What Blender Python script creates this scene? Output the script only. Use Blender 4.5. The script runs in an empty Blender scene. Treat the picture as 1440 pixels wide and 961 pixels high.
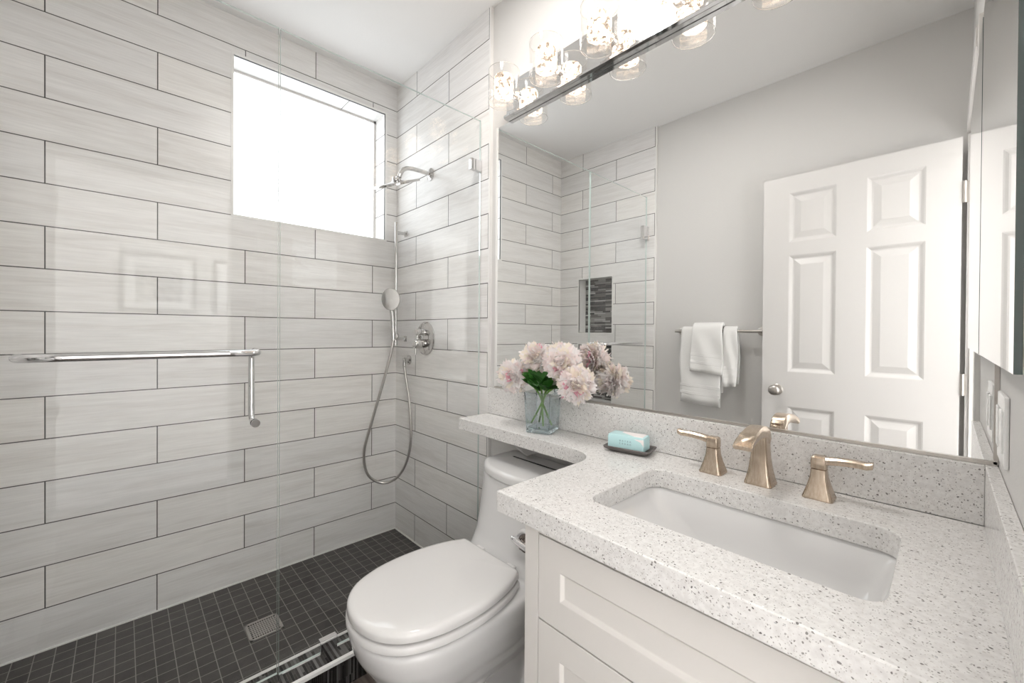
import bpy, bmesh, math, random
from mathutils import Vector, Matrix, noise
R = math.radians
C = bpy.context.scene.collection
SC = bpy.context.scene
random.seed(7)

# ------------------------------------------------------------------ camera
cam_d = bpy.data.cameras.new('camera')
cam = bpy.data.objects.new('camera', cam_d); C.objects.link(cam); SC.camera = cam
cam_d.sensor_width = 36.0
cam_d.lens = 577.83 / 1440 * 36.0
cam_d.shift_y = -9.30 / 1440
cam_d.clip_start = 0.005
cx_, cy_, cz_ = (0.68739856, 0.72624719, 0.00694499), (-0.00944380, -0.00062378, 0.99995521), (0.726219, -0.68743336, 0.00642975)
cam.matrix_world = Matrix(((cx_[0], cy_[0], cz_[0], 2.21020), (cx_[1], cy_[1], cz_[1], -1.15847),
                           (cx_[2], cy_[2], cz_[2], 1.15331), (0, 0, 0, 1)))

# ------------------------------------------------------------------ world, colour management
W = bpy.data.worlds.new('world'); SC.world = W; W.use_nodes = True
W.node_tree.nodes['Background'].inputs[0].default_value = (0.86, 0.93, 1.0, 1)
W.node_tree.nodes['Background'].inputs[1].default_value = 1.2
SC.view_settings.view_transform = 'Standard'
SC.view_settings.look = 'None'
SC.view_settings.gamma = 1
SC.view_settings.use_curve_mapping = False
SC.view_settings.exposure = 0.36
SC.cycles.max_bounces = 14
SC.cycles.diffuse_bounces = 5
SC.cycles.glossy_bounces = 8
SC.cycles.transmission_bounces = 12
SC.cycles.transparent_max_bounces = 24
SC.cycles.caustics_reflective = True
SC.cycles.caustics_refractive = True
SC.cycles.sample_clamp_indirect = 6.0
SC.cycles.use_denoising = True

WINDOW_EMIT = 2.5      # frosted pane lit by the sky behind it
LAMP_EMIT = 4.5       # crystal shades of the vanity light
HALL_W = 6.0          # added fill lamp under the hallway ceiling
HALLW_W = 74.0        # each of the two added wash lamps in the hallway
ROOM_W = 8.0          # added fill lamp under the bathroom ceiling
WARM = (1.0, 0.83, 0.66)


def area(name, loc, rot, sx, sy, power, col):
    d = bpy.data.lights.new(name, 'AREA'); d.shape = 'RECTANGLE'; d.size = sx; d.size_y = sy
    d.energy = power; d.color = col
    o = bpy.data.objects.new(name, d); C.objects.link(o); o.location = loc; o.rotation_euler = rot
    return o


area('added_hallway_fill', (2.86, -1.1, 2.50), (0, 0, 0), 0.7, 2.6, HALL_W, (1.0, 0.97, 0.93))  # added lamp, unseen, brightens the room through the doorway
# added lamps either side of the doorway, fill light bounced off the hallway wall
area('added_hallway_wash', (2.44, 0.10, 1.20), (0, R(-90), 0), 2.2, 1.2, HALLW_W, (0.98, 0.985, 1.0))
area('added_hallway_wash', (2.44, -2.25, 1.20), (0, R(-90), 0), 2.2, 1.2, HALLW_W, (0.98, 0.985, 1.0))

d_ = bpy.data.lights.new('added_ceiling_fill', 'AREA'); d_.shape = 'DISK'; d_.size = 0.28; d_.energy = ROOM_W; d_.color = (1.0, 0.97, 0.94)  # added lamp outside the frame, evens out the room light
o_ = bpy.data.objects.new('added_ceiling_fill', d_); C.objects.link(o_); o_.location = (1.30, -0.545, 2.55)

# ------------------------------------------------------------------ materials
def nm(name):
    m = bpy.data.materials.new(name); m.use_nodes = True
    nt = m.node_tree
    for n in list(nt.nodes): nt.nodes.remove(n)
    out = nt.nodes.new('ShaderNodeOutputMaterial')
    return m, nt, out


def N(nt, t, **kw):
    n = nt.nodes.new('ShaderNode' + t)
    for k, v in kw.items():
        if k.startswith('i_'):
            key = k[2:].replace('_', ' ')
            n.inputs[key].default_value = v
        else: setattr(n, k, v)
    return n


def L(nt, a, b): nt.links.new(a, b)


def princ(name, col, rough=0.5, metal=0.0, spec=0.5, coat=0.0, bump=None, ani=0.0, trans=0.0, ior=1.45, sheen=0.0, sss=0.0):
    m, nt, out = nm(name)
    p = N(nt, 'BsdfPrincipled')
    p.inputs['Base Color'].default_value = (*col, 1)
    p.inputs['Roughness'].default_value = rough
    p.inputs['Metallic'].default_value = metal
    p.inputs['Specular IOR Level'].default_value = spec
    p.inputs['Coat Weight'].default_value = coat
    p.inputs['Coat Roughness'].default_value = 0.04
    p.inputs['Transmission Weight'].default_value = trans
    p.inputs['IOR'].default_value = ior
    p.inputs['Anisotropic'].default_value = ani
    p.inputs['Sheen Weight'].default_value = sheen
    if sss:
        p.inputs['Subsurface Weight'].default_value = sss
        p.inputs['Subsurface Radius'].default_value = (0.01, 0.006, 0.005)
    L(nt, p.outputs[0], out.inputs[0])
    if bump:
        sc, st, dist = bump
        g = N(nt, 'NewGeometry'); n = N(nt, 'TexNoise'); n.inputs['Scale'].default_value = sc; n.inputs['Detail'].default_value = 3
        b = N(nt, 'Bump'); b.inputs['Strength'].default_value = st; b.inputs['Distance'].default_value = dist
        L(nt, g.outputs['Position'], n.inputs['Vector']); L(nt, n.outputs[0], b.inputs['Height']); L(nt, b.outputs[0], p.inputs['Normal'])
    return m


def ramp(nt, src, stops, const=False):
    r = N(nt, 'ValToRGB'); e = r.color_ramp
    if const: e.interpolation = 'CONSTANT'
    e.elements[0].position = stops[0][0]; e.elements[0].color = (*stops[0][1], 1)
    e.elements[1].position = stops[-1][0]; e.elements[1].color = (*stops[-1][1], 1)
    for pz, c in stops[1:-1]:
        x = e.elements.new(pz); x.color = (*c, 1)
    L(nt, src, r.inputs[0]); return r.outputs[0]


def mix(nt, fac, a, b, blend='MIX'):
    m = N(nt, 'MixRGB', blend_type=blend)
    for i, v in ((0, fac), (1, a), (2, b)):
        if isinstance(v, (int, float)): m.inputs[i].default_value = v
        elif isinstance(v, tuple): m.inputs[i].default_value = (*v, 1)
        else: L(nt, v, m.inputs[i])
    return m.outputs[0]


P = 0.152


def tile_mat():
    m, nt, out = nm('grey wood look wall tile')
    uv = N(nt, 'UVMap')
    br = N(nt, 'TexBrick', offset=0.5, offset_frequency=2, squash=1.0)
    br.inputs['Scale'].default_value = 1.0
    br.inputs['Brick Width'].default_value = 4 * P
    br.inputs['Row Height'].default_value = P
    br.inputs['Mortar Size'].default_value = 0.0019
    br.inputs['Mortar Smooth'].default_value = 0.15
    br.inputs['Bias'].default_value = 0.0
    br.inputs['Color1'].default_value = (0, 0, 0, 1); br.inputs['Color2'].default_value = (1, 1, 1, 1)
    br.inputs['Mortar'].default_value = (0.5, 0.5, 0.5, 1)
    L(nt, uv.outputs[0], br.inputs['Vector'])
    # streaks along the plank, shifted per tile
    mp = N(nt, 'Mapping'); mp.inputs['Scale'].default_value = (2.2, 26, 1)
    L(nt, uv.outputs[0], mp.inputs['Vector'])
    add = N(nt, 'VectorMath', operation='ADD'); sc = N(nt, 'VectorMath', operation='SCALE'); sc.inputs['Scale'].default_value = 13.0
    L(nt, br.outputs['Color'], sc.inputs[0]); L(nt, mp.outputs[0], add.inputs[0]); L(nt, sc.outputs[0], add.inputs[1])
    n1 = N(nt, 'TexNoise'); n1.inputs['Scale'].default_value = 1.0; n1.inputs['Detail'].default_value = 6; n1.inputs['Roughness'].default_value = 0.65
    n1.inputs['Distortion'].default_value = 0.6
    L(nt, add.outputs[0], n1.inputs['Vector'])
    c = ramp(nt, n1.outputs[0], [(0.30, (0.73, 0.71, 0.685)), (0.5, (0.82, 0.808, 0.79)), (0.72, (0.865, 0.855, 0.84))])
    mp2 = N(nt, 'Mapping'); mp2.inputs['Scale'].default_value = (9, 170, 1); L(nt, uv.outputs[0], mp2.inputs['Vector'])
    n2 = N(nt, 'TexNoise'); n2.inputs['Scale'].default_value = 1.0; n2.inputs['Detail'].default_value = 3
    L(nt, mp2.outputs[0], n2.inputs['Vector'])
    fine = ramp(nt, n2.outputs[0], [(0.3, (0.93, 0.93, 0.93)), (0.7, (1.03, 1.03, 1.03))])
    c = mix(nt, 1.0, c, fine, 'MULTIPLY')
    tone = ramp(nt, br.outputs['Color'], [(0.0, (0.96, 0.96, 0.97)), (1.0, (1.04, 1.03, 1.02))])
    c = mix(nt, 1.0, c, tone, 'MULTIPLY')
    c = mix(nt, br.outputs['Fac'], c, (0.075, 0.07, 0.066))
    p = N(nt, 'BsdfPrincipled')
    L(nt, c, p.inputs['Base Color'])
    rr = N(nt, 'MapRange'); rr.inputs[1].default_value = 0; rr.inputs[2].default_value = 1; rr.inputs[3].default_value = 0.30; rr.inputs[4].default_value = 0.8
    L(nt, br.outputs['Fac'], rr.inputs[0]); L(nt, rr.outputs[0], p.inputs['Roughness'])
    b = N(nt, 'Bump', invert=True); b.inputs['Strength'].default_value = 0.6; b.inputs['Distance'].default_value = 0.002
    L(nt, br.outputs['Fac'], b.inputs['Height']); L(nt, b.outputs[0], p.inputs['Normal'])
    L(nt, p.outputs[0], out.inputs[0]); return m


def mosaic_floor():
    m, nt, out = nm('charcoal mosaic floor tile')
    g = N(nt, 'NewGeometry')
    mp = N(nt, 'Mapping'); mp.inputs['Location'].default_value = (0.0515 * 40 - 0.004, 1.024, 0)
    L(nt, g.outputs['Position'], mp.inputs['Vector'])
    br = N(nt, 'TexBrick', offset=0.0, offset_frequency=2, squash=1.0)
    for k, v in (('Scale', 1.0), ('Brick Width', 0.0515), ('Row Height', 0.0515), ('Mortar Size', 0.0014), ('Mortar Smooth', 0.1)):
        br.inputs[k].default_value = v
    br.inputs['Color1'].default_value = (0, 0, 0, 1); br.inputs['Color2'].default_value = (1, 1, 1, 1)
    L(nt, mp.outputs[0], br.inputs['Vector'])
    tone = ramp(nt, br.outputs['Color'], [(0, (0.040, 0.037, 0.035)), (1, (0.060, 0.056, 0.053))])
    n = N(nt, 'TexNoise'); n.inputs['Scale'].default_value = 18; n.inputs['Detail'].default_value = 6; n.inputs['Roughness'].default_value = .65
    L(nt, g.outputs['Position'], n.inputs['Vector'])
    v = ramp(nt, n.outputs[0], [(0.3, (0.75, 0.75, 0.75)), (0.7, (1.35, 1.33, 1.3))])
    c = mix(nt, 1.0, tone, v, 'MULTIPLY')
    c = mix(nt, br.outputs['Fac'], c, (0.27, 0.25, 0.235))
    p = N(nt, 'BsdfPrincipled'); L(nt, c, p.inputs['Base Color']); p.inputs['Roughness'].default_value = 0.42
    b = N(nt, 'Bump', invert=True); b.inputs['Strength'].default_value = 0.5; b.inputs['Distance'].default_value = 0.0015
    L(nt, br.outputs['Fac'], b.inputs['Height']); L(nt, b.outputs[0], p.inputs['Normal'])
    L(nt, p.outputs[0], out.inputs[0]); return m


def strip_mosaic(name, dark=1.0, rough=0.15, row=0.0125):
    m, nt, out = nm(name)
    uv = N(nt, 'UVMap')
    br = N(nt, 'TexBrick', offset=0.37, offset_frequency=3, squash=1.5, squash_frequency=2)
    for k, v in (('Scale', 1.0), ('Brick Width', 0.07), ('Row Height', row), ('Mortar Size', row * .06), ('Mortar Smooth', 0.1)):
        br.inputs[k].default_value = v
    br.inputs['Color1'].default_value = (0, 0, 0, 1); br.inputs['Color2'].default_value = (1, 1, 1, 1)
    L(nt, uv.outputs[0], br.inputs['Vector'])
    d = dark
    c = ramp(nt, br.outputs['Color'], [(0, (0.035 * d, 0.035 * d, 0.038 * d)), (0.28, (0.19 * d, 0.18 * d, 0.17 * d)), (0.45, (0.06 * d, 0.055 * d, 0.055 * d)),
                                       (0.6, (0.42 * d, 0.41 * d, 0.40 * d)), (0.78, (0.13 * d, 0.12 * d, 0.115 * d)), (0.9, (0.62 * d, 0.61 * d, 0.6 * d))], True)
    c = mix(nt, br.outputs['Fac'], c, (0.34 * d, 0.33 * d, 0.32 * d))
    p = N(nt, 'BsdfPrincipled'); L(nt, c, p.inputs['Base Color']); p.inputs['Roughness'].default_value = rough
    L(nt, p.outputs[0], out.inputs[0]); return m


def quartz():
    m, nt, out = nm('speckled white quartz')
    g = N(nt, 'NewGeometry')
    n0 = N(nt, 'TexNoise'); n0.inputs['Scale'].default_value = 120; n0.inputs['Detail'].default_value = 4
    L(nt, g.outputs['Position'], n0.inputs['Vector'])
    c = ramp(nt, n0.outputs[0], [(0.35, (0.70, 0.685, 0.67)), (0.62, (0.80, 0.79, 0.775))])
    nd = N(nt, 'TexNoise'); nd.inputs['Scale'].default_value = 90; L(nt, g.outputs['Position'], nd.inputs['Vector'])
    ds = N(nt, 'VectorMath', operation='SCALE'); ds.inputs['Scale'].default_value = 0.008; L(nt, nd.outputs['Color'], ds.inputs[0])
    da = N(nt, 'VectorMath', operation='ADD'); L(nt, g.outputs['Position'], da.inputs[0]); L(nt, ds.outputs[0], da.inputs[1])
    def specks(scale, thr, keep, col, c):
        v = N(nt, 'TexVoronoi'); v.inputs['Scale'].default_value = scale; L(nt, da.outputs[0], v.inputs['Vector'])
        a = N(nt, 'Math', operation='LESS_THAN'); a.inputs[1].default_value = thr; L(nt, v.outputs['Distance'], a.inputs[0])
        sp = N(nt, 'SeparateColor'); L(nt, v.outputs['Color'], sp.inputs[0])
        k = N(nt, 'Math', operation='GREATER_THAN'); k.inputs[1].default_value = keep; L(nt, sp.outputs[0], k.inputs[0])
        f = N(nt, 'Math', operation='MULTIPLY'); L(nt, a.outputs[0], f.inputs[0]); L(nt, k.outputs[0], f.inputs[1])
        cc = ramp(nt, sp.outputs[1], [(0, tuple(x * .75 for x in col)), (1, tuple(x * 1.5 for x in col))])
        return mix(nt, f.outputs[0], c, cc)
    c = specks(420, 0.40, 0.70, (0.50, 0.48, 0.46), c)
    c = specks(240, 0.34, 0.875, (0.24, 0.23, 0.22), c)
    c = specks(150, 0.27, 0.945, (0.20, 0.19, 0.185), c)
    c = specks(200, 0.30, 0.965, (0.62, 0.62, 0.62), c)
    p = N(nt, 'BsdfPrincipled'); L(nt, c, p.inputs['Base Color']); p.inputs['Roughness'].default_value = 0.22
    L(nt, p.outputs[0], out.inputs[0]); return m


def thin_glass(name, tint=(0.985, 0.995, 0.99), f0=0.045, gloss=1.0):
    m, nt, out = nm(name)
    g = N(nt, 'NewGeometry')
    d = N(nt, 'VectorMath', operation='DOT_PRODUCT'); L(nt, g.outputs['Incoming'], d.inputs[0]); L(nt, g.outputs['Normal'], d.inputs[1])
    ab = N(nt, 'Math', operation='ABSOLUTE'); L(nt, d.outputs['Value'], ab.inputs[0])
    o = N(nt, 'Math', operation='SUBTRACT'); o.inputs[0].default_value = 1; L(nt, ab.outputs[0], o.inputs[1])
    pw = N(nt, 'Math', operation='POWER'); pw.inputs[1].default_value = 5; L(nt, o.outputs[0], pw.inputs[0])
    ml = N(nt, 'Math', operation='MULTIPLY_ADD'); ml.inputs[1].default_value = (1 - f0) * gloss; ml.inputs[2].default_value = f0 * gloss; L(nt, pw.outputs[0], ml.inputs[0])
    t = N(nt, 'BsdfTransparent'); t.inputs[0].default_value = (*tint, 1)
    gl = N(nt, 'BsdfGlossy'); gl.inputs['Roughness'].default_value = 0.0; gl.inputs[0].default_value = (1, 1, 1, 1)
    mx = N(nt, 'MixShader'); L(nt, ml.outputs[0], mx.inputs[0]); L(nt, t.outputs[0], mx.inputs[1]); L(nt, gl.outputs[0], mx.inputs[2])
    L(nt, mx.outputs[0], out.inputs[0]); return m


def crystal():
    m, nt, out = nm('lit crystal cylinder')
    g = N(nt, 'NewGeometry')
    v = N(nt, 'TexVoronoi', feature='DISTANCE_TO_EDGE'); v.inputs['Scale'].default_value = 130
    L(nt, g.outputs['Position'], v.inputs['Vector'])
    n = N(nt, 'TexNoise'); n.inputs['Scale'].default_value = 60; n.inputs['Detail'].default_value = 4
    L(nt, g.outputs['Position'], n.inputs['Vector'])
    c = ramp(nt, v.outputs['Distance'], [(0.0, (0.80, 0.50, 0.29)), (0.06, (1.0, 0.76, 0.56)), (0.25, (1.0, 0.86, 0.72))])
    s = N(nt, 'MapRange'); s.inputs[1].default_value = 0.40; s.inputs[2].default_value = 0.70; s.inputs[3].default_value = 0.75; s.inputs[4].default_value = LAMP_EMIT * 2.0
    L(nt, n.outputs[0], s.inputs[0])
    sm = N(nt, 'MapRange'); sm.inputs[1].default_value = 0.0; sm.inputs[2].default_value = 0.10; sm.inputs[3].default_value = 0.22; sm.inputs[4].default_value = 1.0
    L(nt, v.outputs['Distance'], sm.inputs[0])
    mu = N(nt, 'Math', operation='MULTIPLY'); L(nt, s.outputs[0], mu.inputs[0]); L(nt, sm.outputs[0], mu.inputs[1])
    e = N(nt, 'Emission'); L(nt, c, e.inputs[0]); L(nt, mu.outputs[0], e.inputs[1])
    L(nt, e.outputs[0], out.inputs[0]); return m


def emit(name, col, s):
    m, nt, out = nm(name)
    e = N(nt, 'Emission'); e.inputs[0].default_value = (*col, 1); e.inputs[1].default_value = s
    L(nt, e.outputs[0], out.inputs[0]); return m


def brushed(name, c1, c2, rough=0.27):
    m, nt, out = nm(name)
    tc = N(nt, 'TexCoord')
    mp = N(nt, 'Mapping'); mp.inputs['Scale'].default_value = (260, 260, 7); L(nt, tc.outputs['Object'], mp.inputs['Vector'])
    n = N(nt, 'TexNoise'); n.inputs['Scale'].default_value = 1; n.inputs['Detail'].default_value = 3; L(nt, mp.outputs[0], n.inputs['Vector'])
    c = ramp(nt, n.outputs[0], [(0.3, c1), (0.7, c2)])
    p = N(nt, 'BsdfPrincipled'); L(nt, c, p.inputs['Base Color']); p.inputs['Metallic'].default_value = 1; p.inputs['Roughness'].default_value = rough
    p.inputs['Anisotropic'].default_value = 0.5
    b = N(nt, 'Bump'); b.inputs['Strength'].default_value = 0.04; b.inputs['Distance'].default_value = 0.0002; L(nt, n.outputs[0], b.inputs['Height']); L(nt, b.outputs[0], p.inputs['Normal'])
    L(nt, p.outputs[0], out.inputs[0]); return m


def terry():
    m, nt, out = nm('white terry cloth')
    g = N(nt, 'NewGeometry')
    n = N(nt, 'TexNoise'); n.inputs['Scale'].default_value = 420; n.inputs['Detail'].default_value = 2; L(nt, g.outputs['Position'], n.inputs['Vector'])
    p = N(nt, 'BsdfPrincipled'); p.inputs['Base Color'].default_value = (0.86, 0.855, 0.84, 1); p.inputs['Roughness'].default_value = 0.95
    p.inputs['Sheen Weight'].default_value = 0.3
    b = N(nt, 'Bump'); b.inputs['Strength'].default_value = 0.5; b.inputs['Distance'].default_value = 0.003; L(nt, n.outputs[0], b.inputs['Height']); L(nt, b.outputs[0], p.inputs['Normal'])
    L(nt, p.outputs[0], out.inputs[0]); return m


def petal_mat():
    m, nt, out = nm('peony petal')
    at = N(nt, 'Attribute', attribute_name='tint')
    g = N(nt, 'NewGeometry')
    n = N(nt, 'TexNoise'); n.inputs['Scale'].default_value = 45; n.inputs['Detail'].default_value = 3; L(nt, g.outputs['Position'], n.inputs['Vector'])
    base = ramp(nt, n.outputs[0], [(0.32, (0.97, 0.90, 0.895)), (0.5, (0.985, 0.95, 0.94)), (0.7, (0.99, 0.975, 0.965))])
    c = mix(nt, 1.0, base, at.outputs['Color'], 'MULTIPLY')
    d = N(nt, 'BsdfDiffuse'); t = N(nt, 'BsdfTranslucent'); L(nt, c, d.inputs[0]); L(nt, c, t.inputs[0])
    mx = N(nt, 'MixShader'); mx.inputs[0].default_value = 0.38; L(nt, d.outputs[0], mx.inputs[1]); L(nt, t.outputs[0], mx.inputs[2])
    L(nt, mx.outputs[0], out.inputs[0]); return m


def dark_floor():
    m, nt, out = nm('dark brown wood look floor tile')
    g = N(nt, 'NewGeometry')
    mp = N(nt, 'Mapping'); mp.inputs['Scale'].default_value = (5, 60, 1); L(nt, g.outputs['Position'], mp.inputs['Vector'])
    n = N(nt, 'TexNoise'); n.inputs['Scale'].default_value = 1; n.inputs['Detail'].default_value = 5; L(nt, mp.outputs[0], n.inputs['Vector'])
    c = ramp(nt, n.outputs[0], [(0.3, (0.045, 0.035, 0.03)), (0.7, (0.14, 0.115, 0.10))])
    br = N(nt, 'TexBrick', offset=0.5); L(nt, g.outputs['Position'], br.inputs['Vector'])
    for k, v in (('Scale', 1.0), ('Brick Width', 0.9), ('Row Height', 0.15), ('Mortar Size', 0.001)): br.inputs[k].default_value = v
    c = mix(nt, br.outputs['Fac'], c, (0.05, 0.045, 0.04))
    p = N(nt, 'BsdfPrincipled'); L(nt, c, p.inputs['Base Color']); p.inputs['Roughness'].default_value = 0.4
    L(nt, p.outputs[0], out.inputs[0]); return m


M = dict(
    tile=tile_mat(), mosaic=mosaic_floor(), niche=strip_mosaic('grey glass strip mosaic', 0.62), curb=strip_mosaic('dark glass strip mosaic', 0.13, 0.2, 0.006),
    curbtop=strip_mosaic('greyish glass strip mosaic', 0.26, 0.06, 0.008),
    quartz=quartz(),
    wall=princ('warm grey wall paint', (0.68, 0.67, 0.655), 0.6, spec=0.3, bump=(160, 0.25, 0.0015)),
    ceil=princ('ceiling paint', (0.86, 0.855, 0.845), 0.8, spec=0.2, bump=(140, 0.2, 0.0015)),
    white=princ('white satin paint', (0.69, 0.675, 0.66), 0.35),
    cab=princ('off white cabinet paint', (0.72, 0.695, 0.665), 0.4),
    trim=princ('white tile edge trim', (0.82, 0.81, 0.79), 0.3),
    porc=princ('white glazed porcelain', (0.745, 0.74, 0.735), 0.06, coat=0.6),
    seatp=princ('white toilet seat plastic', (0.745, 0.735, 0.725), 0.10, coat=0.4),
    chrome=princ('polished chrome', (0.82, 0.82, 0.83), 0.05, 1.0),
    chrome_floor_reflect=princ('chrome with painted floor reflection', (0.20, 0.17, 0.155), 0.1, 1.0),  # chrome with the dark floor's reflection put into its base colour
    fitting=princ('chrome shower fitting', (0.62, 0.61, 0.60), 0.09, 1.0),
    rimglass=princ('polished glass rim', (0.93, 0.91, 0.89), 0.1, trans=0.55, coat=1),
    steel=princ('brushed steel', (0.55, 0.53, 0.51), 0.28, 1.0),
    satin=princ('satin nickel', (0.55, 0.52, 0.49), 0.28, 1.0),
    bronze=brushed('brushed champagne nickel', (0.50, 0.40, 0.31), (0.66, 0.56, 0.455), 0.24),
    mirror=princ('mirror silver', (0.93, 0.935, 0.93), 0.0, 1.0),
    platemir=princ('polished chrome back plate', (0.80, 0.80, 0.80), 0.02, 1.0),
    glass=thin_glass('clear shower glass', (0.994, 0.998, 0.996), 0.017),
    gedge=princ('pale green glass edge', (0.62, 0.72, 0.69), 0.08, trans=0.2, coat=1),
    gdark=princ('dark green mirror glass edge', (0.02, 0.06, 0.05), 0.08, coat=1),
    shade=thin_glass('clear lamp glass', (0.985, 0.98, 0.975), 0.05),
    crystal=crystal(),
    pane=emit('frosted window daylight', (0.93, 0.97, 1.0), WINDOW_EMIT),
    vase=thin_glass('clear vase glass', (0.955, 0.975, 0.985), 0.07),
    water=thin_glass('water', (0.975, 0.987, 0.99), 0.03),
    vaseb=princ('thick vase glass', (0.80, 0.89, 0.91), 0.0, trans=1.0, ior=1.45),
    stem=princ('green stem', (0.13, 0.26, 0.05), 0.5), leaf=princ('dark green leaf', (0.035, 0.14, 0.02), 0.4),
    petal=petal_mat(), towel=terry(), floor=dark_floor(),
    soap=princ('aqua soap wrapper', (0.52, 0.76, 0.78), 0.4), soapw=princ('white soap wrapper', (0.88, 0.84, 0.83), 0.45),
    ink=princ('grey blue print', (0.22, 0.36, 0.40), 0.6), stamp=princ('pink print', (0.8, 0.5, 0.55), 0.6),
    dish=princ('dark grey stone dish', (0.13, 0.115, 0.11), 0.4, bump=(150, .3, .001)),
    drain_shade=princ('painted drain shade', (0.01, 0.01, 0.01), 0.8),
    gap_shade=princ('painted gap shade', (0.03, 0.03, 0.03), 0.7),  # near black, stands in for shade inside the drawer gaps
    frame=princ('dark picture frame', (0.04, 0.04, 0.04), 0.4), mat=princ('white picture mat', (0.85, 0.85, 0.84), 0.7),
    plug=princ('white wall plate plastic', (0.85, 0.85, 0.84), 0.25),
    plugd=princ('dark socket slot', (0.05, 0.05, 0.05), 0.5),
)


def artwork():
    m, nt, out = nm('grey abstract print')
    tc = N(nt, 'TexCoord'); w = N(nt, 'TexWave', bands_direction='DIAGONAL'); w.inputs['Scale'].default_value = 9; w.inputs['Distortion'].default_value = 7
    L(nt, tc.outputs['Object'], w.inputs['Vector'])
    c = ramp(nt, w.outputs['Color'], [(0.2, (0.12, 0.12, 0.12)), (0.8, (0.5, 0.5, 0.49))])
    p = N(nt, 'BsdfPrincipled'); L(nt, c, p.inputs['Base Color']); p.inputs['Roughness'].default_value = 0.5
    L(nt, p.outputs[0], out.inputs[0]); return m


M['art'] = artwork()

# ------------------------------------------------------------------ builders (all shapes are given in world metres)
def me(name, verts, faces, mats, parent=None, smooth=False, fm=None, uvs=None):
    if not isinstance(mats, (list, tuple)): mats = [mats]
    off = Vector(parent['_o']) if parent is not None else Vector((0, 0, 0))
    d = bpy.data.meshes.new(name)
    d.from_pydata([tuple(Vector(v) - off) for v in verts], [], faces)
    for m in mats: d.materials.append(m)
    if fm:
        for i, f in enumerate(d.polygons): f.material_index = fm[i]
    if uvs:
        l = d.uv_layers.new(name='UVMap'); k = 0
        for f in uvs:
            for u in f: l.data[k].uv = u; k += 1
    if smooth:
        for f in d.polygons: f.use_smooth = True
    o = bpy.data.objects.new(name, d); C.objects.link(o)
    if parent is not None:
        o.parent = parent; o['_o'] = list(off)
    else: o['_o'] = [0, 0, 0]
    return o


def thing(name, label, cat, loc, group=None):
    o = bpy.data.objects.new(name, None); C.objects.link(o); o.location = loc; o.empty_display_size = 0.05
    o['_o'] = list(loc); o['label'] = label; o['category'] = cat
    if group: o['group'] = group
    return o


def struct(o, cat=None):
    o['kind'] = 'structure'; return o


class G:
    """collects shapes into one mesh"""
    def __init__(s): s.v = []; s.f = []; s.m = []
    def add(s, v, f, m=0):
        k = len(s.v); s.v += [tuple(x) for x in v]; s.f += [tuple(i + k for i in q) for q in f]; s.m += [m] * len(f); return s
    def box(s, x0, x1, y0, y1, z0, z1, m=0):
        v = [(x, y, z) for z in (z0, z1) for y in (y0, y1) for x in (x0, x1)]
        return s.add(v, [(0, 2, 3, 1), (4, 5, 7, 6), (0, 1, 5, 4), (2, 6, 7, 3), (0, 4, 6, 2), (1, 3, 7, 5)], m)
    def rings(s, rs, m=0, cap=True, close=True):
        n = len(rs[0]); v = [p for r in rs for p in r]; f = []
        for i in range(len(rs) - 1):
            for j in range(n if close else n - 1):
                a, b = i * n + j, i * n + (j + 1) % n
                f.append((a, b, b + n, a + n))
        if cap:
            f.append(tuple(range(n - 1, -1, -1))); f.append(tuple(range((len(rs) - 1) * n, len(rs) * n)))
        return s.add(v, f, m)
    def tube(s, pts, r, n=14, m=0):
        pts = [Vector(p) for p in pts]
        rr = r if isinstance(r, (list, tuple)) else [r] * len(pts)
        rs = []; ref = None
        for i, p in enumerate(pts):
            t = (pts[min(i + 1, len(pts) - 1)] - pts[max(i - 1, 0)]).normalized()
            if ref is None: ref = Vector((0, 0, 1)) if abs(t.z) < 0.9 else Vector((1, 0, 0))
            a = (ref - t * ref.dot(t)).normalized(); b = t.cross(a); ref = a
            rs.append([p + (a * math.cos(q) + b * math.sin(q)) * rr[i] for q in [2 * math.pi * k / n for k in range(n)]])
        return s.rings(rs, m)
    def lathe(s, prof, c, axis=(0, 0, 1), n=32, m=0, cap=True):
        ax = Vector(axis).normalized(); ref = Vector((1, 0, 0)) if abs(ax.x) < 0.9 else Vector((0, 1, 0))
        a = (ref - ax * ref.dot(ax)).normalized(); b = ax.cross(a); c = Vector(c)
        rs = [[c + ax * h + (a * math.cos(q) + b * math.sin(q)) * r for q in [2 * math.pi * k / n for k in range(n)]] for r, h in prof]
        return s.rings(rs, m, cap)
    def prism(s, poly, axis, a0, a1, m=0):
        """poly in the two other axes; axis 'x','y','z'"""
        def mk(p, a): return (a, p[0], p[1]) if axis == 'x' else ((p[0], a, p[1]) if axis == 'y' else (p[0], p[1], a))
        return s.rings([[mk(p, a0) for p in poly], [mk(p, a1) for p in poly]], m)
    def build(s, name, mats, parent=None, smooth=False, bevel=0, seg=2, auto=None):
        o = me(name, s.v, s.f, mats, parent, smooth, s.m)
        bm = bmesh.new(); bm.from_mesh(o.data); bmesh.ops.recalc_face_normals(bm, faces=bm.faces); bm.to_mesh(o.data); bm.free()
        if auto is not None:
            for f in o.data.polygons: f.use_smooth = True
            o.data.set_sharp_from_angle(angle=R(auto))
        if bevel:
            b = o.modifiers.new('bevel', 'BEVEL'); b.width = bevel; b.segments = seg; b.limit_method = 'ANGLE'; b.angle_limit = R(35)
            b.harden_normals = False
        return o


def box(name, x0, x1, y0, y1, z0, z1, mat, parent=None, bevel=0):
    return G().box(x0, x1, y0, y1, z0, z1).build(name, mat, parent, bevel=bevel)


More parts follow.
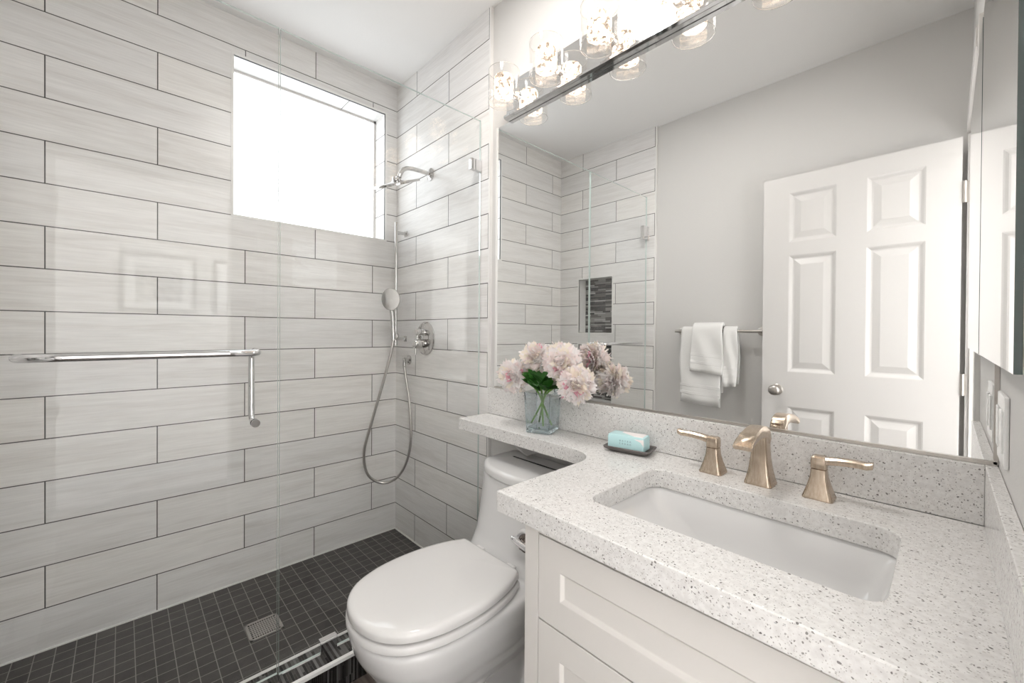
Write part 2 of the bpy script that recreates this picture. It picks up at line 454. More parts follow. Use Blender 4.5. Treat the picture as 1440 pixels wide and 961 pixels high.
def smoothpath(pts, n=8):
    pts = [Vector(p) for p in pts]; out = []
    q = [pts[0] * 2 - pts[1]] + pts + [pts[-1] * 2 - pts[-2]]
    for i in range(1, len(q) - 2):
        a, b, c, d = q[i - 1:i + 3]
        for k in range(n):
            t = k / n
            out.append(0.5 * ((2 * b) + (c - a) * t + (2 * a - 5 * b + 4 * c - d) * t * t + (3 * b - a - 3 * c + d) * t ** 3))
    out.append(pts[-1]); return out


def closed_spline(pts, n=6):
    pts = [Vector((*p, 0)) for p in pts]; out = []; k = len(pts)
    for i in range(k):
        a, b, c, d = pts[(i - 1) % k], pts[i], pts[(i + 1) % k], pts[(i + 2) % k]
        for j in range(n):
            t = j / n
            v = 0.5 * ((2 * b) + (c - a) * t + (2 * a - 5 * b + 4 * c - d) * t * t + (3 * b - a - 3 * c + d) * t ** 3)
            out.append((v.x, v.y))
    return out


def rrect(x0, x1, y0, y1, r, n=6):
    out = []
    for cx, cy, a0 in ((x1 - r, y1 - r, 0), (x0 + r, y1 - r, 90), (x0 + r, y0 + r, 180), (x1 - r, y0 + r, 270)):
        for k in range(n + 1):
            a = R(a0 + 90 * k / n); out.append((cx + r * math.cos(a), cy + r * math.sin(a)))
    return out


# ------------------------------------------------------------------ the room
CEIL = 2.567; FL = -0.03; YW = 0.014; YO = -1.484; XR = 2.279; XE = 0.832; YF = -1.470


def quads(name, qs, mats, parent=None):
    """qs: (4 points, 4 uvs, material index)"""
    v = []; f = []; uvs = []; fm = []
    for pts, uv, mi in qs:
        k = len(v); v += pts; f.append(tuple(range(k, k + len(pts)))); uvs.append(uv); fm.append(mi)
    return me(name, v, f, mats, parent, fm=fm, uvs=uvs)


def panel_with_hole(plane, a0, a1, z0, z1, h, off, depth, mi=0, ri=0, back=None, back_mi=0, flip=False):
    """wall rectangle with a rectangular hole and its reveal. plane: function (a, z, d) -> point; h = (a0,a1,z0,z1)"""
    qs = []
    ha0, ha1, hz0, hz1 = h
    def q(A0, A1, Z0, Z1):
        qs.append(([plane(A0, Z0, 0), plane(A1, Z0, 0), plane(A1, Z1, 0), plane(A0, Z1, 0)],
                   [(A0 + off, Z0), (A1 + off, Z0), (A1 + off, Z1), (A0 + off, Z1)], mi))
    q(a0, ha0, z0, z1); q(ha1, a1, z0, z1); q(ha0, ha1, z0, hz0); q(ha0, ha1, hz1, z1)
    for A in (ha0, ha1):
        qs.append(([plane(A, hz0, 0), plane(A, hz1, 0), plane(A, hz1, depth), plane(A, hz0, depth)],
                   [(0.01 + 4 * P, hz0), (0.01 + 4 * P, hz1), (0.01 + 4 * P + depth, hz1), (0.01 + 4 * P + depth, hz0)], ri))
    for Z in (hz0, hz1):
        zz = math.floor(Z / P) * P + 0.004
        qs.append(([plane(ha0, Z, 0), plane(ha1, Z, 0), plane(ha1, Z, depth), plane(ha0, Z, depth)],
                   [(ha0 + off + 0.13, zz), (ha1 + off + 0.13, zz), (ha1 + off + 0.13, zz + depth), (ha0 + off + 0.13, zz + depth)], ri))
    return qs


# left wall with the window opening (tile face x = 0)
WY0, WY1, WZ0, WZ1, WD = -0.798, -0.0725, 1.677, 2.393, 0.135
pl = lambda a, z, d: (-d, a, z)
struct(quads('wall_left', panel_with_hole(pl, YF, 0.0, -0.03, CEIL, (WY0, WY1, WZ0, WZ1), 0.1449, WD), [M['tile']]))
# shower part of the back wall and of the wall opposite
o = quads('wall_back', [([(0, 0, -0.03), (XE, 0, -0.03), (XE, 0, CEIL), (0, 0, CEIL)], [(-.526, -.03), (XE - .526, -.03), (XE - .526, CEIL), (-.526, CEIL)], 0),
                        ([(XE + .004, YW, FL), (XR, YW, FL), (XR, YW, CEIL), (XE + .004, YW, CEIL)], [(0, 0)] * 4, 1)], [M['tile'], M['wall']])
struct(o)
NX0, NX1 = 0.191, 0.497
po = lambda a, z, d: (a, YF - d, z)
q1 = panel_with_hole(po, 0, XE, 1.11, CEIL, (NX0, NX1, 1.155, 1.575), -0.526, 0.09, 0, 2)
q2 = panel_with_hole(po, 0, XE, -0.03, 1.11, (NX0, NX1, 0.63, 1.063), -0.526, 0.09, 0, 2)
q3 = [([(NX0, YF - .09, a), (NX1, YF - .09, a), (NX1, YF - .09, b), (NX0, YF - .09, b)], [(0.02, a), (NX1 - NX0 + .02, a), (NX1 - NX0 + .02, b), (.02, b)], 3) for a, b in ((1.155, 1.575), (0.63, 1.063))]
q4 = [([(XE + .004, YO, FL), (XR + .12, YO, FL), (XR + .12, YO, CEIL), (XE + .004, YO, CEIL)], [(0, 0)] * 4, 1)]
struct(quads('wall_front', q1 + q2 + q3 + q4, [M['tile'], M['wall'], M['trim'], M['niche']]))
# right wall with the doorway
DY0, DY1, DZ = -1.44, -0.675, 2.005
g = G()
g.box(XR, XR + .12, DY1, YW, FL, CEIL); g.box(XR, XR + .12, YO, DY0, FL, CEIL); g.box(XR, XR + .12, DY0, DY1, DZ + .012, CEIL)
struct(g.build('wall_right', M['wall']))
# hallway beyond the doorway
g = G(); g.box(3.30, 3.36, -3.0, 1.0, FL, CEIL); g.box(XR + .12, 3.30, 1.0, 1.05, FL, CEIL); g.box(XR + .12, 3.30, -3.05, -3.0, FL, CEIL)
g.box(XR + .12, XR + .13, YW, 1.0, FL, CEIL); g.box(XR + .12, XR + .13, -3.0, YO, FL, CEIL)
struct(g.build('wall_hallway', M['wall']))
struct(box('ceiling', -0.2, 3.36, -3.05, 1.05, CEIL, CEIL + .03, M['ceil']))
struct(box('floor', 0.80, 3.30, -3.0, 1.0, FL - .04, FL, M['floor']))
struct(box('shower_floor', -0.02, 0.74, YF - .02, 0.02, -0.04, 0.0, M['mosaic']))

# window
w = box('window_1', -WD - .012, -WD, WY0 - .01, WY1 + .01, WZ0 - .01, WZ1 + .01, M['pane']); struct(w)
g = G(); t = .010
for a in ((WY0 - t, WY1 + t, WZ0 - t, WZ0), (WY0 - t, WY1 + t, WZ1, WZ1 + t), (WY0 - t, WY0, WZ0, WZ1), (WY1, WY1 + t, WZ0, WZ1)):
    g.box(-.01, 0.0025, a[0], a[1], a[2], a[3])
struct(g.build('trim_1', M['trim']))
g = G()
for a in ((WY0, WY1, WZ0, WZ0 + .012), (WY0, WY1, WZ1 - .012, WZ1), (WY0, WY0 + .012, WZ0, WZ1), (WY1 - .012, WY1, WZ0, WZ1)):
    g.box(-WD, -WD + .012, a[0], a[1], a[2], a[3])
g.build('window_frame', M['white'], w)

# tile edge trims, full height, and trims of the niches
for i, y0, y1 in ((2, -.001, YW), (3, YO, YF + .001)):
    struct(box('trim_%d' % i, XE, XE + .009, y0, y1, FL, CEIL, M['trim']))
g = G()
for a, b in ((1.155, 1.575), (0.63, 1.063)):
    for q in ((NX0 - .009, NX1 + .009, a - .009, a), (NX0 - .009, NX1 + .009, b, b + .009), (NX0 - .009, NX0, a, b), (NX1, NX1 + .009, a, b)):
        g.box(q[0], q[1], YF - .01, YF + .0025, q[2], q[3])
struct(g.build('trim_4', M['trim']))

# shower curb: mosaic strips across the top and down the front, metal edge trims
CX0, CX1, CT = 0.728, 0.845, 0.066
k = 0.0
qs = [([(CX0, YF, CT), (CX1, YF, CT), (CX1, -.0005, CT), (CX0, -.0005, CT)], [(CX0, YF), (CX1, YF), (CX1, 0), (CX0, 0)], 1),
      ([(CX1, YF, FL), (CX1, -.0005, FL), (CX1, -.0005, CT), (CX1, YF, CT)], [(FL, YF), (FL, 0), (CT, 0), (CT, YF)], 0),
      ([(CX0, YF, 0), (CX0, -.0005, 0), (CX0, -.0005, CT), (CX0, YF, CT)], [(FL, YF), (FL, 0), (CT, 0), (CT, YF)], 0)]
cb = struct(quads('shower_curb', qs, [M['curb'], M['curbtop']]))
g = G(); g.box(CX1 - .010, CX1 + .003, YF, -.001, CT - .008, CT + .003); g.box(CX0 - .003, CX0 + .007, YF, -.001, CT - .008, CT + .003)
g.build('edge_trim', M['trim'], cb)

# light caulk line where the wall meets the shower floor
g = G(); g.box(0, .005, YF, 0, 0, .005); g.box(0, CX0, -.005, 0, 0, .005)
struct(g.build('baseboard_left', M['trim']))
struct(box('baseboard_back', XE + .01, 1.58, YW - .014, YW, FL, FL + .09, M['white'], bevel=.003))

# ------------------------------------------------------------------ shower glass
def glass_panel(name, x0, x1, y0, y1, z0, z1, parent):
    g = G().box(x0, x1, y0, y1, z0, z1)
    o = g.build(name, [M['glass'], M['gedge']], parent)
    for f in o.data.polygons:
        if abs(f.normal.x) < 0.5: f.material_index = 1
    return o


GX0, GX1, GT, GB = 0.770, 0.779, 2.094, CT + .004
SEAM = -0.802
t = thing('fixed_glass_panel', 'clear fixed shower glass panel beside the toilet, clipped to the valve wall', 'glass panel', (GX0, -.4, CT), 'shower glass')
t['group'] = 'shower enclosure glass'
glass_panel('glass_pane', GX0, GX1, SEAM, -.003, GB, GT, t)
def clip(g, x0, x1, y0, y1, z0, z1): g.box(x0, x1, y0, y1, z0, z1)
g = G().box(GX0 - .006, GX1 + .006, -.679, -.624, CT + .001, .113); g.build('bottom_clamp', M['chrome'], t, bevel=.0015)
g = G().box(GX0 - .006, GX1 + .006, -.058, -.001, 1.866, 1.914); g.build('wall_clamp', M['chrome'], t, bevel=.0015)
g = G().box(GX0, GX1, SEAM + .01, -.003, CT + .0005, CT + .0038); g.build('bottom_channel', M['trim'], t)

t = thing('shower_door', 'clear frameless shower glass door with long chrome towel bar', 'shower door', (GX0, -1.45, CT))
t['group'] = 'shower enclosure glass'
glass_panel('glass_pane', GX0, GX1, -1.458, SEAM - .005, GB + .006, GT, t)
for z in (1.80, 0.32):
    h = G(); h.box(GX0 - .008, GX1 + .008, -1.458 - .001, -1.405, z, z + .09); h.box(GX0 - .012, GX1 + .012, YF, YF + .006, z, z + .09)
    h.tube([(GX1 + .004, YF + .012, z), (GX1 + .004, YF + .012, z + .09)], .007)
    h.build('hinge', M['chrome'], t, bevel=.001)
ya, yb, zb = -1.330, -0.868, 1.088
rr = .028
pts = [(GX1, yb, zb), (.806, yb, zb), (.822, yb - .006, zb), (.829, yb - .022, zb)] + [(.829, yb - .022 + (ya + .022 - yb + .022) * k / 8, zb) for k in range(1, 8)] + [(.829, ya + .022, zb), (.822, ya + .006, zb), (.806, ya, zb), (GX1, ya, zb)]
G().tube(pts, .0095, 18).build('towel_bar', M['chrome'], t, smooth=True)
yv = yb
pts = [(GX0, yv, zb), (.742, yv, zb), (.729, yv, zb - .006), (.724, yv, zb - .02)] + [(.724, yv, zb - .02 - (.175) * k / 5) for k in range(1, 5)] + [(.724, yv, .893), (.729, yv, .879), (.742, yv, .873), (GX0, yv, .873)]
G().tube(pts, .0085, 18).build('pull_handle', M['chrome'], t, smooth=True)
g = G()
for z in (zb, .873):
    g.lathe([(.012, 0), (.012, .004)], (GX0 - .004, yv, z), (1, 0, 0), 20); g.lathe([(.012, 0), (.012, .004)], (GX1, yv, z), (1, 0, 0), 20)
g.build('washer', M['chrome'], t, auto=40)

# ------------------------------------------------------------------ shower fittings
# rain shower head
t = thing('rain_shower', 'chrome round rain shower head on a wall arm under the ceiling', 'shower head', (.367, 0, 1.965))
G().lathe([(.0, -.0005), (.031, -.0005), (.031, -.006), (.018, -.013), (.013, -.016)], (.367, 0, 1.968), (0, 1, 0), 32).build('flange', M['fitting'], t, auto=40)
arm = smoothpath([(.367, -.004, 1.968), (.367, -.06, 1.969), (.367, -.12, 1.966), (.367, -.155, 1.952), (.367, -.172, 1.928), (.367, -.180, 1.905)], 6)
G().tube(arm, .0105, 16).build('arm', M['fitting'], t, smooth=True)
nrm = Vector((-.153, .392, -.907)).normalized(); hc = Vector((.367, -.191, 1.873))
G().lathe([(.012, -.034), (.017, -.026), (.017, -.018), (.030, -.010), (.108, -.005), (.112, -.001), (.112, .006), (.105, .008), (.0, .008)], hc, nrm, 40).build('spray_disc', M['fitting'], t, auto=35)

# valve trim
t = thing('shower_valve', 'round chrome shower valve plate with two stacked lever handles', 'shower valve', (.325, 0, 1.118))
G().lathe([(0, .0), (.088, .0), (.088, -.004), (.082, -.008), (.03, -.010), (0, -.010)], (.325, 0, 1.118), (0, 1, 0), 48).build('plate', M['fitting'], t, auto=35)
for z, L_, r in ((1.150, .055, .017), (1.090, .065, .024)):
    g = G().lathe([(r * .8, -.008), (r * .8, -.014), (r, -.016), (r, -.024), (r * .86, -.027), (r * .86, -.030), (r, -.033), (r, -L_), (r * .9, -L_ - .004), (0, -L_ - .004)], (.325, 0, z), (0, 1, 0), 28)
    k = g.build('knob', M['fitting'], t, auto=35)
    h = G().tube([(.325, -L_ + .006, z - r * .4), (.325, -L_ + .004, z - .042 if z > 1.1 else z - .055)], .0055, 12); h.build('lever', M['fitting'], k, auto=35)

# slide bar, hand shower and hose
t = thing('slide_bar', 'slim vertical chrome slide bar in the shower corner', 'slide bar', (.112, -.058, 1.08))
G().tube([(.112, -.06, 1.075), (.112, -.06, 1.757)], .0085, 16).build('rail', M['fitting'], t, auto=35)
for z in (1.702, 1.112):
    G().box(.098, .126, -.004, 0, z - .016, z + .016).box(.104, .120, -.062, -.004, z - .008, z + .008).build('wall_bracket', M['fitting'], t, bevel=.002)
G().lathe([(.0, -.03), (.017, -.03), (.019, -.026), (.019, .018), (.014, .022), (0, .022)], (.112, -.062, 1.128), (.8, -.5, 0), 20).tube([(.112, -.062, 1.128), (.140, -.088, 1.134)], .010).build('slider', M['fitting'], t, auto=35)
t = thing('hand_shower', 'chrome hand shower with oval spray face on the slide bar', 'hand shower', (.145, -.095, 1.11))
fc = Vector((.165, -.118, 1.325)); fn = Vector((.80, -.52, -.12)).normalized()
up = Vector((0, 0, 1)); ux = (up - fn * up.dot(fn)).normalized(); uy = fn.cross(ux)
def disc(prof, sx, sy, n=40):
    return [[fc + fn * h + ux * (math.cos(q) * r * sx) + uy * (math.sin(q) * r * sy) for q in [2 * math.pi * k / n for k in range(n)]] for r, h in prof]
G().rings(disc([(.3, -.026), (.8, -.018), (1, -.008), (1, .0), (.96, .004), (.4, .005), (.02, .005)], .060, .048)).build('spray_face', M['fitting'], t, auto=35)
hs = smoothpath([fc - ux * .045 - fn * .012, (.150, -.100, 1.24), (.146, -.094, 1.17), (.150, -.094, 1.105)], 6)
G().tube(hs, [.0115] * 6 + [.0125] * (len(hs) - 6), 16).build('handle', M['fitting'], t, auto=50)
t = thing('hose_outlet', 'small round chrome hose outlet below the shower valve', 'hose outlet', (.155, 0, .992))
G().lathe([(0, 0), (.026, 0), (.026, -.006), (.02, -.010), (.013, -.014), (.013, -.036), (.0, -.04)], (.155, 0, .995), (0, 1, 0), 28).build('flange', M['fitting'], t, auto=35)
G().tube([(.155, -.03, .998), (.155, -.031, .962)], [.011, .009], 14).build('nozzle', M['fitting'], t, auto=35)
hp = smoothpath([(.150, -.094, 1.106), (.146, -.105, 1.04), (.120, -.130, .90), (.075, -.180, .66), (.045, -.208, .50), (.048, -.19, .375), (.075, -.125, .318), (.120, -.065, .335),
                 (.175, -.032, .42), (.215, -.022, .56), (.205, -.024, .75), (.168, -.028, .90), (.155, -.031, .962)], 14)
hose = G()
rs = [.0068 + (.0007 if i % 2 else 0) for i in range(len(hp))]
hose.tube(hp, rs, 12)
o = hose.build('shower_hose', M['steel'], smooth=True); o['label'] = 'long looped steel shower hose hanging in the tiled corner'; o['category'] = 'hose'

# drain
t = thing('floor_drain', 'square perforated steel drain in the dark mosaic shower floor', 'drain', (.40, -.76, 0))
box('drain_shade_sheet', .345, .455, -.815, -.705, -.003, .0012, M['drain_shade'], t)  # flat black sheet, paints the shade below the grate
g = G(); a0, a1, b0, b1 = .343, .457, -.817, -.703
g.box(a0, a1, b0, b0 + .010, .0, .003); g.box(a0, a1, b1 - .010, b1, .0, .003); g.box(a0, a0 + .010, b0, b1, .0, .003); g.box(a1 - .010, a1, b0, b1, .0, .003)
n = 8; st = (a1 - a0 - .02) / n
for i in range(1, n):
    g.box(a0 + .01 + i * st - .0028, a0 + .01 + i * st + .0028, b0 + .01, b1 - .01, .0005, .0028)
n = 12; st = (b1 - b0 - .02) / n
for i in range(1, n):
    g.box(a0 + .01, a1 - .01, b0 + .01 + i * st - .0017, b0 + .01 + i * st + .0017, .0005, .0026)
g.build('grate', M['steel'], t)

# ------------------------------------------------------------------ wall mirror
MX0, MX1, MZ0, MZ1 = 0.880, 2.277, 0.916, 2.028
t = thing('wall_mirror', 'large frameless wall mirror above the quartz backsplash', 'mirror', (1.58, YW, MZ0))
box('mirror_glass', MX0, MX1, .008, YW - .0005, MZ0, MZ1, M['mirror'], t)
g = G(); g.box(MX0 - .006, MX1, .0035, YW - .0005, MZ0 - .002, MZ0 + .005); g.build('bottom_channel', M['satin'], t)
box('side_channel', MX0 - .007, MX0 + .002, .0045, YW - .0005, MZ0, MZ1, M['trim'], t)
box('side_channel', MX1 - .005, MX1 + .0015, .0035, YW - .0005, MZ0, MZ1, M['satin'], t)

# ------------------------------------------------------------------ vanity light
LX = [1.0101 + .2222 * i for i in range(6)]
LY, LR, LZ0, LZ1 = -.0758, .0605, 2.051, 2.174
t = thing('vanity_light', 'long chrome bath bar holding a row of clear glass shades', 'wall light', (1.565, YW, 2.10))
box('back_plate', .951, 2.180, -.006, YW - .0005, 2.050, 2.178, M['platemir'], t)
g = G().prism([(YW - .0005, 2.030), (-.012, 2.030), (-.020, 2.036), (-.020, 2.044), (-.008, 2.052), (YW - .0005, 2.052)], 'x', .948, 2.183)
g.build('bottom_rail', M['chrome'], t, bevel=.001)
for i, x in enumerate(LX):
    s = G().tube([(x, -.008, 2.108), (x, LY + .025, 2.108)], .0085).lathe([(.018, -.006), (.018, -.016), (.010, -.020)], (x, 0, 2.108), (0, 1, 0), 24).build('arm', M['chrome'], t, auto=35)
    z0, z1 = LZ0, LZ1
    gl = G().lathe([(.0, 0), (LR - .003, 0), (LR, .003), (LR, z1 - z0)], (x, LY, z0), n=48, cap=False)
    gl.lathe([(LR, 0), (LR - .003, 0), (LR - .003, -(z1 - z0) + .014), (.0, -(z1 - z0) + .014)], (x, LY, z1), n=48, cap=False)
    sh = gl.build('glass_shade', M['shade'], t, auto=35)
    for zr in (z1, z0 + .0015):
        G().tube([(x + (LR - .0008) * math.cos(2 * math.pi * k / 40), LY + (LR - .0008) * math.sin(2 * math.pi * k / 40), zr) for k in range(41)], .0011, 6).build('rim', M['rimglass'], sh, smooth=True)
    cr = G()
    rs = []
    n = 28
    for zz, r in ((2.076, .030), (2.079, .036), (2.09, .038), (2.10, .0365), (2.112, .0385), (2.124, .037), (2.136, .0385), (2.148, .037), (2.154, .033), (2.156, .02)):
        rs.append([(x + (r + random.uniform(-.0008, .0008)) * math.cos(2 * math.pi * k / n), LY + (r + random.uniform(-.0008, .0008)) * math.sin(2 * math.pi * k / n), zz) for k in range(n)])
    cr.rings(rs).build('crystal_cylinder', M['crystal'], t)

# ------------------------------------------------------------------ countertop, splashes
CTZ, CTB = 0.802, 0.757
out = [(.845, -.007), (.845, -.163)]
out += [(1.440, -.168)]
for k in range(1, 9):
    a = R(90 - 90 * k / 8); out.append((1.440 + .088 * math.cos(a), -.256 + .088 * math.sin(a)))
out += [(1.528, -.557), (2.277, -.566), (2.277, -.007)]
hole = rrect(1.690, 2.160, -.446, -.152, .035)
bm = bmesh.new()
for z in (CTZ, CTB):
    vs = [bm.verts.new((x, y, z)) for x, y in out]; hv = [bm.verts.new((x, y, z)) for x, y in hole]
    e = [bm.edges.new((vs[i], vs[(i + 1) % len(vs)])) for i in range(len(vs))] + [bm.edges.new((hv[i], hv[(i + 1) % len(hv)])) for i in range(len(hv))]
    bmesh.ops.triangle_fill(bm, use_beauty=True, use_dissolve=False, edges=e, normal=(0, 0, 1))
    if z == CTZ: top = (vs, hv)
for a, b in ((top[0], vs), (top[1], hv)):
    for i in range(len(a)):
        j = (i + 1) % len(a); bm.faces.new((a[i], a[j], b[j], b[i]))
bmesh.ops.recalc_face_normals(bm, faces=bm.faces)
d = bpy.data.meshes.new('countertop'); bm.to_mesh(d); bm.free(); d.materials.append(M['quartz'])
o = bpy.data.objects.new('countertop', d); C.objects.link(o)
b = o.modifiers.new('bevel', 'BEVEL'); b.width = .0022; b.segments = 2; b.limit_method = 'ANGLE'; b.angle_limit = R(60)
o['_o'] = [0, 0, 0]
o['label'] = 'speckled white quartz countertop with sink cutout and narrow shelf over toilet'; o['category'] = 'countertop'
box('backsplash', .844, 2.2618, -.007, YW - .0005, CTZ + .0002, .9135, M['quartz'], o, bevel=.0012)
box('side_splash', 2.262, 2.2785, -.560, YW - .0005, CTZ + .0002, .9135, M['quartz'], o, bevel=.0012)

# bracket under the shelf
g = G().prism([(YW - .001, CTB), (-.118, CTB), (-.118, .742), (-.052, .687), (YW - .001, .687)], 'x', 1.112, 1.130)
o = g.build('shelf_bracket', M['white'], bevel=.0015); o['label'] = 'white slanted bracket under the quartz shelf above the toilet tank'; o['category'] = 'bracket'

# undermount basin
t = thing('sink', 'white rectangular undermount basin set in the quartz countertop', 'sink', (1.925, -.30, .62))
x0, x1, y0, y1 = 1.690, 2.160, -.446, -.152
lv = [(x0 - .012, x1 + .012, y0 - .012, y1 + .012, .045, CTB - .001), (x0 - .004, x1 + .004, y0 - .004, y1 + .004, .040, CTB - .001), (x0 - .002, x1 + .002, y0 - .001, y1 + .001, .040, .748), (x0 + .010, x1 - .006, y0 + .006, y1 - .005, .040, .735),
      (x0 + .045, x1 - .018, y0 + .014, y1 - .012, .042, .700), (x0 + .085, x1 - .032, y0 + .024, y1 - .022, .045, .668), (x0 + .115, x1 - .050, y0 + .038, y1 - .036, .048, .650), (x0 + .150, x1 - .085, y0 + .065, y1 - .062, .045, .641), (x0 + .20, x1 - .14, y0 + .10, y1 - .10, .035, .637)]
rs = [[(x, y, z) for x, y in rrect(a, b_, c, d_, r, 8)] for a, b_, c, d_, r, z in lv]
g = G().rings(rs, cap=False); g.f.append(tuple(range((len(rs) - 1) * 36, len(rs) * 36))); g.m.append(0)
o = g.build('basin', M['porc'], t, smooth=True)
for f in o.data.polygons:
    pass
so = o.modifiers.new('sol', 'SOLIDIFY'); so.thickness = .010; so.offset = 1
bm = bmesh.new(); bm.from_mesh(o.data)
for f in bm.faces:
    if f.calc_center_median().z < .70 and f.normal.z < 0: f.normal_flip()
bm.to_mesh(o.data); bm.free()
so.offset = -1
G().lathe([(0, .001), (.022, .001), (.022, .004), (.016, .005), (0, .003)], (1.94, -.30, .637), n=28).build('drain', M['bronze'], t, auto=40)

# ------------------------------------------------------------------ faucet
def sq(cx, cy, hx, hy, z, r=.2, n=4, sk=0):
    rad = min(hx, hy) * r
    return [(x, y, z) for x, y in rrect(cx - hx, cx + hx, cy - hy, cy + hy, rad, n)]


def flare(cx, cy, prof):
    return [sq(cx, cy, hx, hy, z, .28) for hx, hy, z in prof]


def handle(x, y, sgn, name_label):
    t = thing('lever_tap', name_label, 'tap', (x, y, CTZ), 'lever taps of the widespread faucet')
    G().rings(flare(x, y, [(.0270, .0270, CTZ + .0003), (.0270, .0270, CTZ + .003), (.0245, .0245, CTZ + .010), (.0190, .0190, CTZ + .028), (.0150, .0150, CTZ + .045), (.0135, .0135, CTZ + .062)])).build('base', M['bronze'], t, auto=30)
    G().rings(flare(x, y, [(.0122, .0122, CTZ + .0622), (.0138, .0138, CTZ + .064), (.0142, .0142, CTZ + .078), (.0130, .0130, CTZ + .087), (.009, .009, CTZ + .090)])).build('neck', M['bronze'], t, auto=30)
    rs = []
    for k in range(11):
        u = k / 10
        px = x + sgn * (-.010 + .098 * u); pz = CTZ + .0805 + .010 * u - .010 * (u - .5) ** 2 * 2 + (.004 if u > .95 else 0)
        w_ = .0115 - .0005 * u; h_ = .0078 - .0016 * u
        rs.append([(px, y - .004 * u + w_ * a, pz + h_ * b) for a, b in ((-1, -.6), (-.8, -1), (.8, -1), (1, -.6), (1, .5), (.7, 1), (-.7, 1), (-1, .5))])
    G().rings(rs).build('lever', M['bronze'], t, auto=40)
    return t


handle(1.806, -.068, -1, 'brushed bronze nickel faucet lever nearest the soap, pointing left')
handle(2.025, -.068, 1, 'brushed bronze nickel faucet lever nearest the side wall, pointing right')
t = thing('faucet_spout', 'brushed bronze nickel arched faucet spout between the two levers', 'faucet spout', (1.913, -.07, CTZ))
x, y = 1.913, -.068
G().rings(flare(x, y, [(.0290, .0290, CTZ + .0003), (.0290, .0290, CTZ + .003), (.0262, .0262, CTZ + .012), (.0215, .0215, CTZ + .035), (.0180, .0185, CTZ + .062), (.0160, .0190, CTZ + .086), (.0158, .0215, CTZ + .104), (.0156, .021, CTZ + .122), (.013, .016, CTZ + .128)])).build('column', M['bronze'], t, auto=30)
path = [(-.052, .100, .012), (-.060, .113, .014), (-.077, .1235, .0145), (-.100, .128, .0125), (-.128, .127, .0105), (-.158, .122, .0090), (-.184, .114, .0075), (-.197, .106, .0055)]
rs = []
for i, (py, pz, th) in enumerate(path):
    a = path[max(0, i - 1)]; b = path[min(len(path) - 1, i + 1)]
    tv = Vector((b[0] - a[0], b[1] - a[1])).normalized(); nv = Vector((tv.y, -tv.x))   # in (y,z)
    hw = .0165 + .0025 * i / (len(path) - 1)
    ring = []
    for sx, sn in ((-1, -.6), (-.85, -1), (.85, -1), (1, -.6), (1, .6), (.8, 1), (-.8, 1), (-1, .6)):
        ring.append((x + hw * sx, py + nv.x * th * sn, CTZ + pz + nv.y * th * sn))
    rs.append(ring)
G().rings(rs).build('spout_arm', M['bronze'], t, auto=35)
G().tube([(x, -.042, CTZ + .080), (x, -.036, CTZ + .112)], .0032).lathe([(.0, .0), (.007, 0), (.0075, .004), (.006, .008), (0, .009)], (x, -.035, CTZ + .110), n=16).build('lift_rod', M['bronze'], t, auto=35)

# ------------------------------------------------------------------ vanity cabinet
t = thing('vanity_cabinet', 'off white vanity cabinet with recessed panel drawers under quartz top', 'cabinet', (1.93, -.27, FL))
VX0, VX1, VY = 1.592, 2.276, -.530
g = G()
g.box(VX0, VX0 + .018, VY + .02, -.001, FL, CTB - .001)       # left side
g.box(VX1 - .018, VX1, VY + .02, -.001, FL, CTB - .001)
g.box(VX0, VX1, -.02, -.001, FL + .1, .60)
g.box(VX0 + .02, VX1 - .02, VY + .07, -.02, FL + .1, FL + .118)
g.build('carcass', M['cab'], t, bevel=.001)
DX0, DX1 = 1.632, 2.240
g = G()
g.box(VX0, DX0 - .002, VY, VY + .021, FL, CTB - .001); g.box(DX1 + .002, VX1, VY, VY + .021, FL, CTB - .001)
for a, b in ((.737, CTB - .001), (FL, .066)): g.box(DX0 - .002, DX1 + .002, VY, VY + .021, a, b)
g.build('face_frame', M['cab'], t, bevel=.0008)
box('gap_shade_board', VX0 + .02, VX1 - .02, VY + .022, VY + .026, FL, .75, M['gap_shade'], t)  # dark sheet behind the drawer fronts, painted shade for their gaps


def drawer(z0, z1, parent):
    g = G(); x0, x1, yf, yb = DX0, DX1, VY - .0005, VY + .018
    m = .058; s = .006; dp = .007
    A = [(x0, z0), (x1, z0), (x1, z1), (x0, z1)]; B = [(x0 + m, z0 + m), (x1 - m, z0 + m), (x1 - m, z1 - m), (x0 + m, z1 - m)]
    Cc = [(B[0][0] + s, B[0][1] + s), (B[1][0] - s, B[1][1] + s), (B[2][0] - s, B[2][1] - s), (B[3][0] + s, B[3][1] - s)]
    v = [(a, yf, b) for a, b in A] + [(a, yf, b) for a, b in B] + [(a, yf + dp, b) for a, b in Cc] + [(a, yb, b) for a, b in A]
    f = [(i, (i + 1) % 4, 4 + (i + 1) % 4, 4 + i) for i in range(4)] + [(4 + i, 4 + (i + 1) % 4, 8 + (i + 1) % 4, 8 + i) for i in range(4)] + [(8, 9, 10, 11)]
    f += [(i, (i + 1) % 4, 12 + (i + 1) % 4, 12 + i) for i in range(4)] + [(12, 13, 14, 15)]
    g.add(v, f)
    return g.build('drawer', M['cab'], parent, bevel=.0012)


drawer(.561, .7345, t); drawer(.318, .5575, t); drawer(.069, .3145, t)

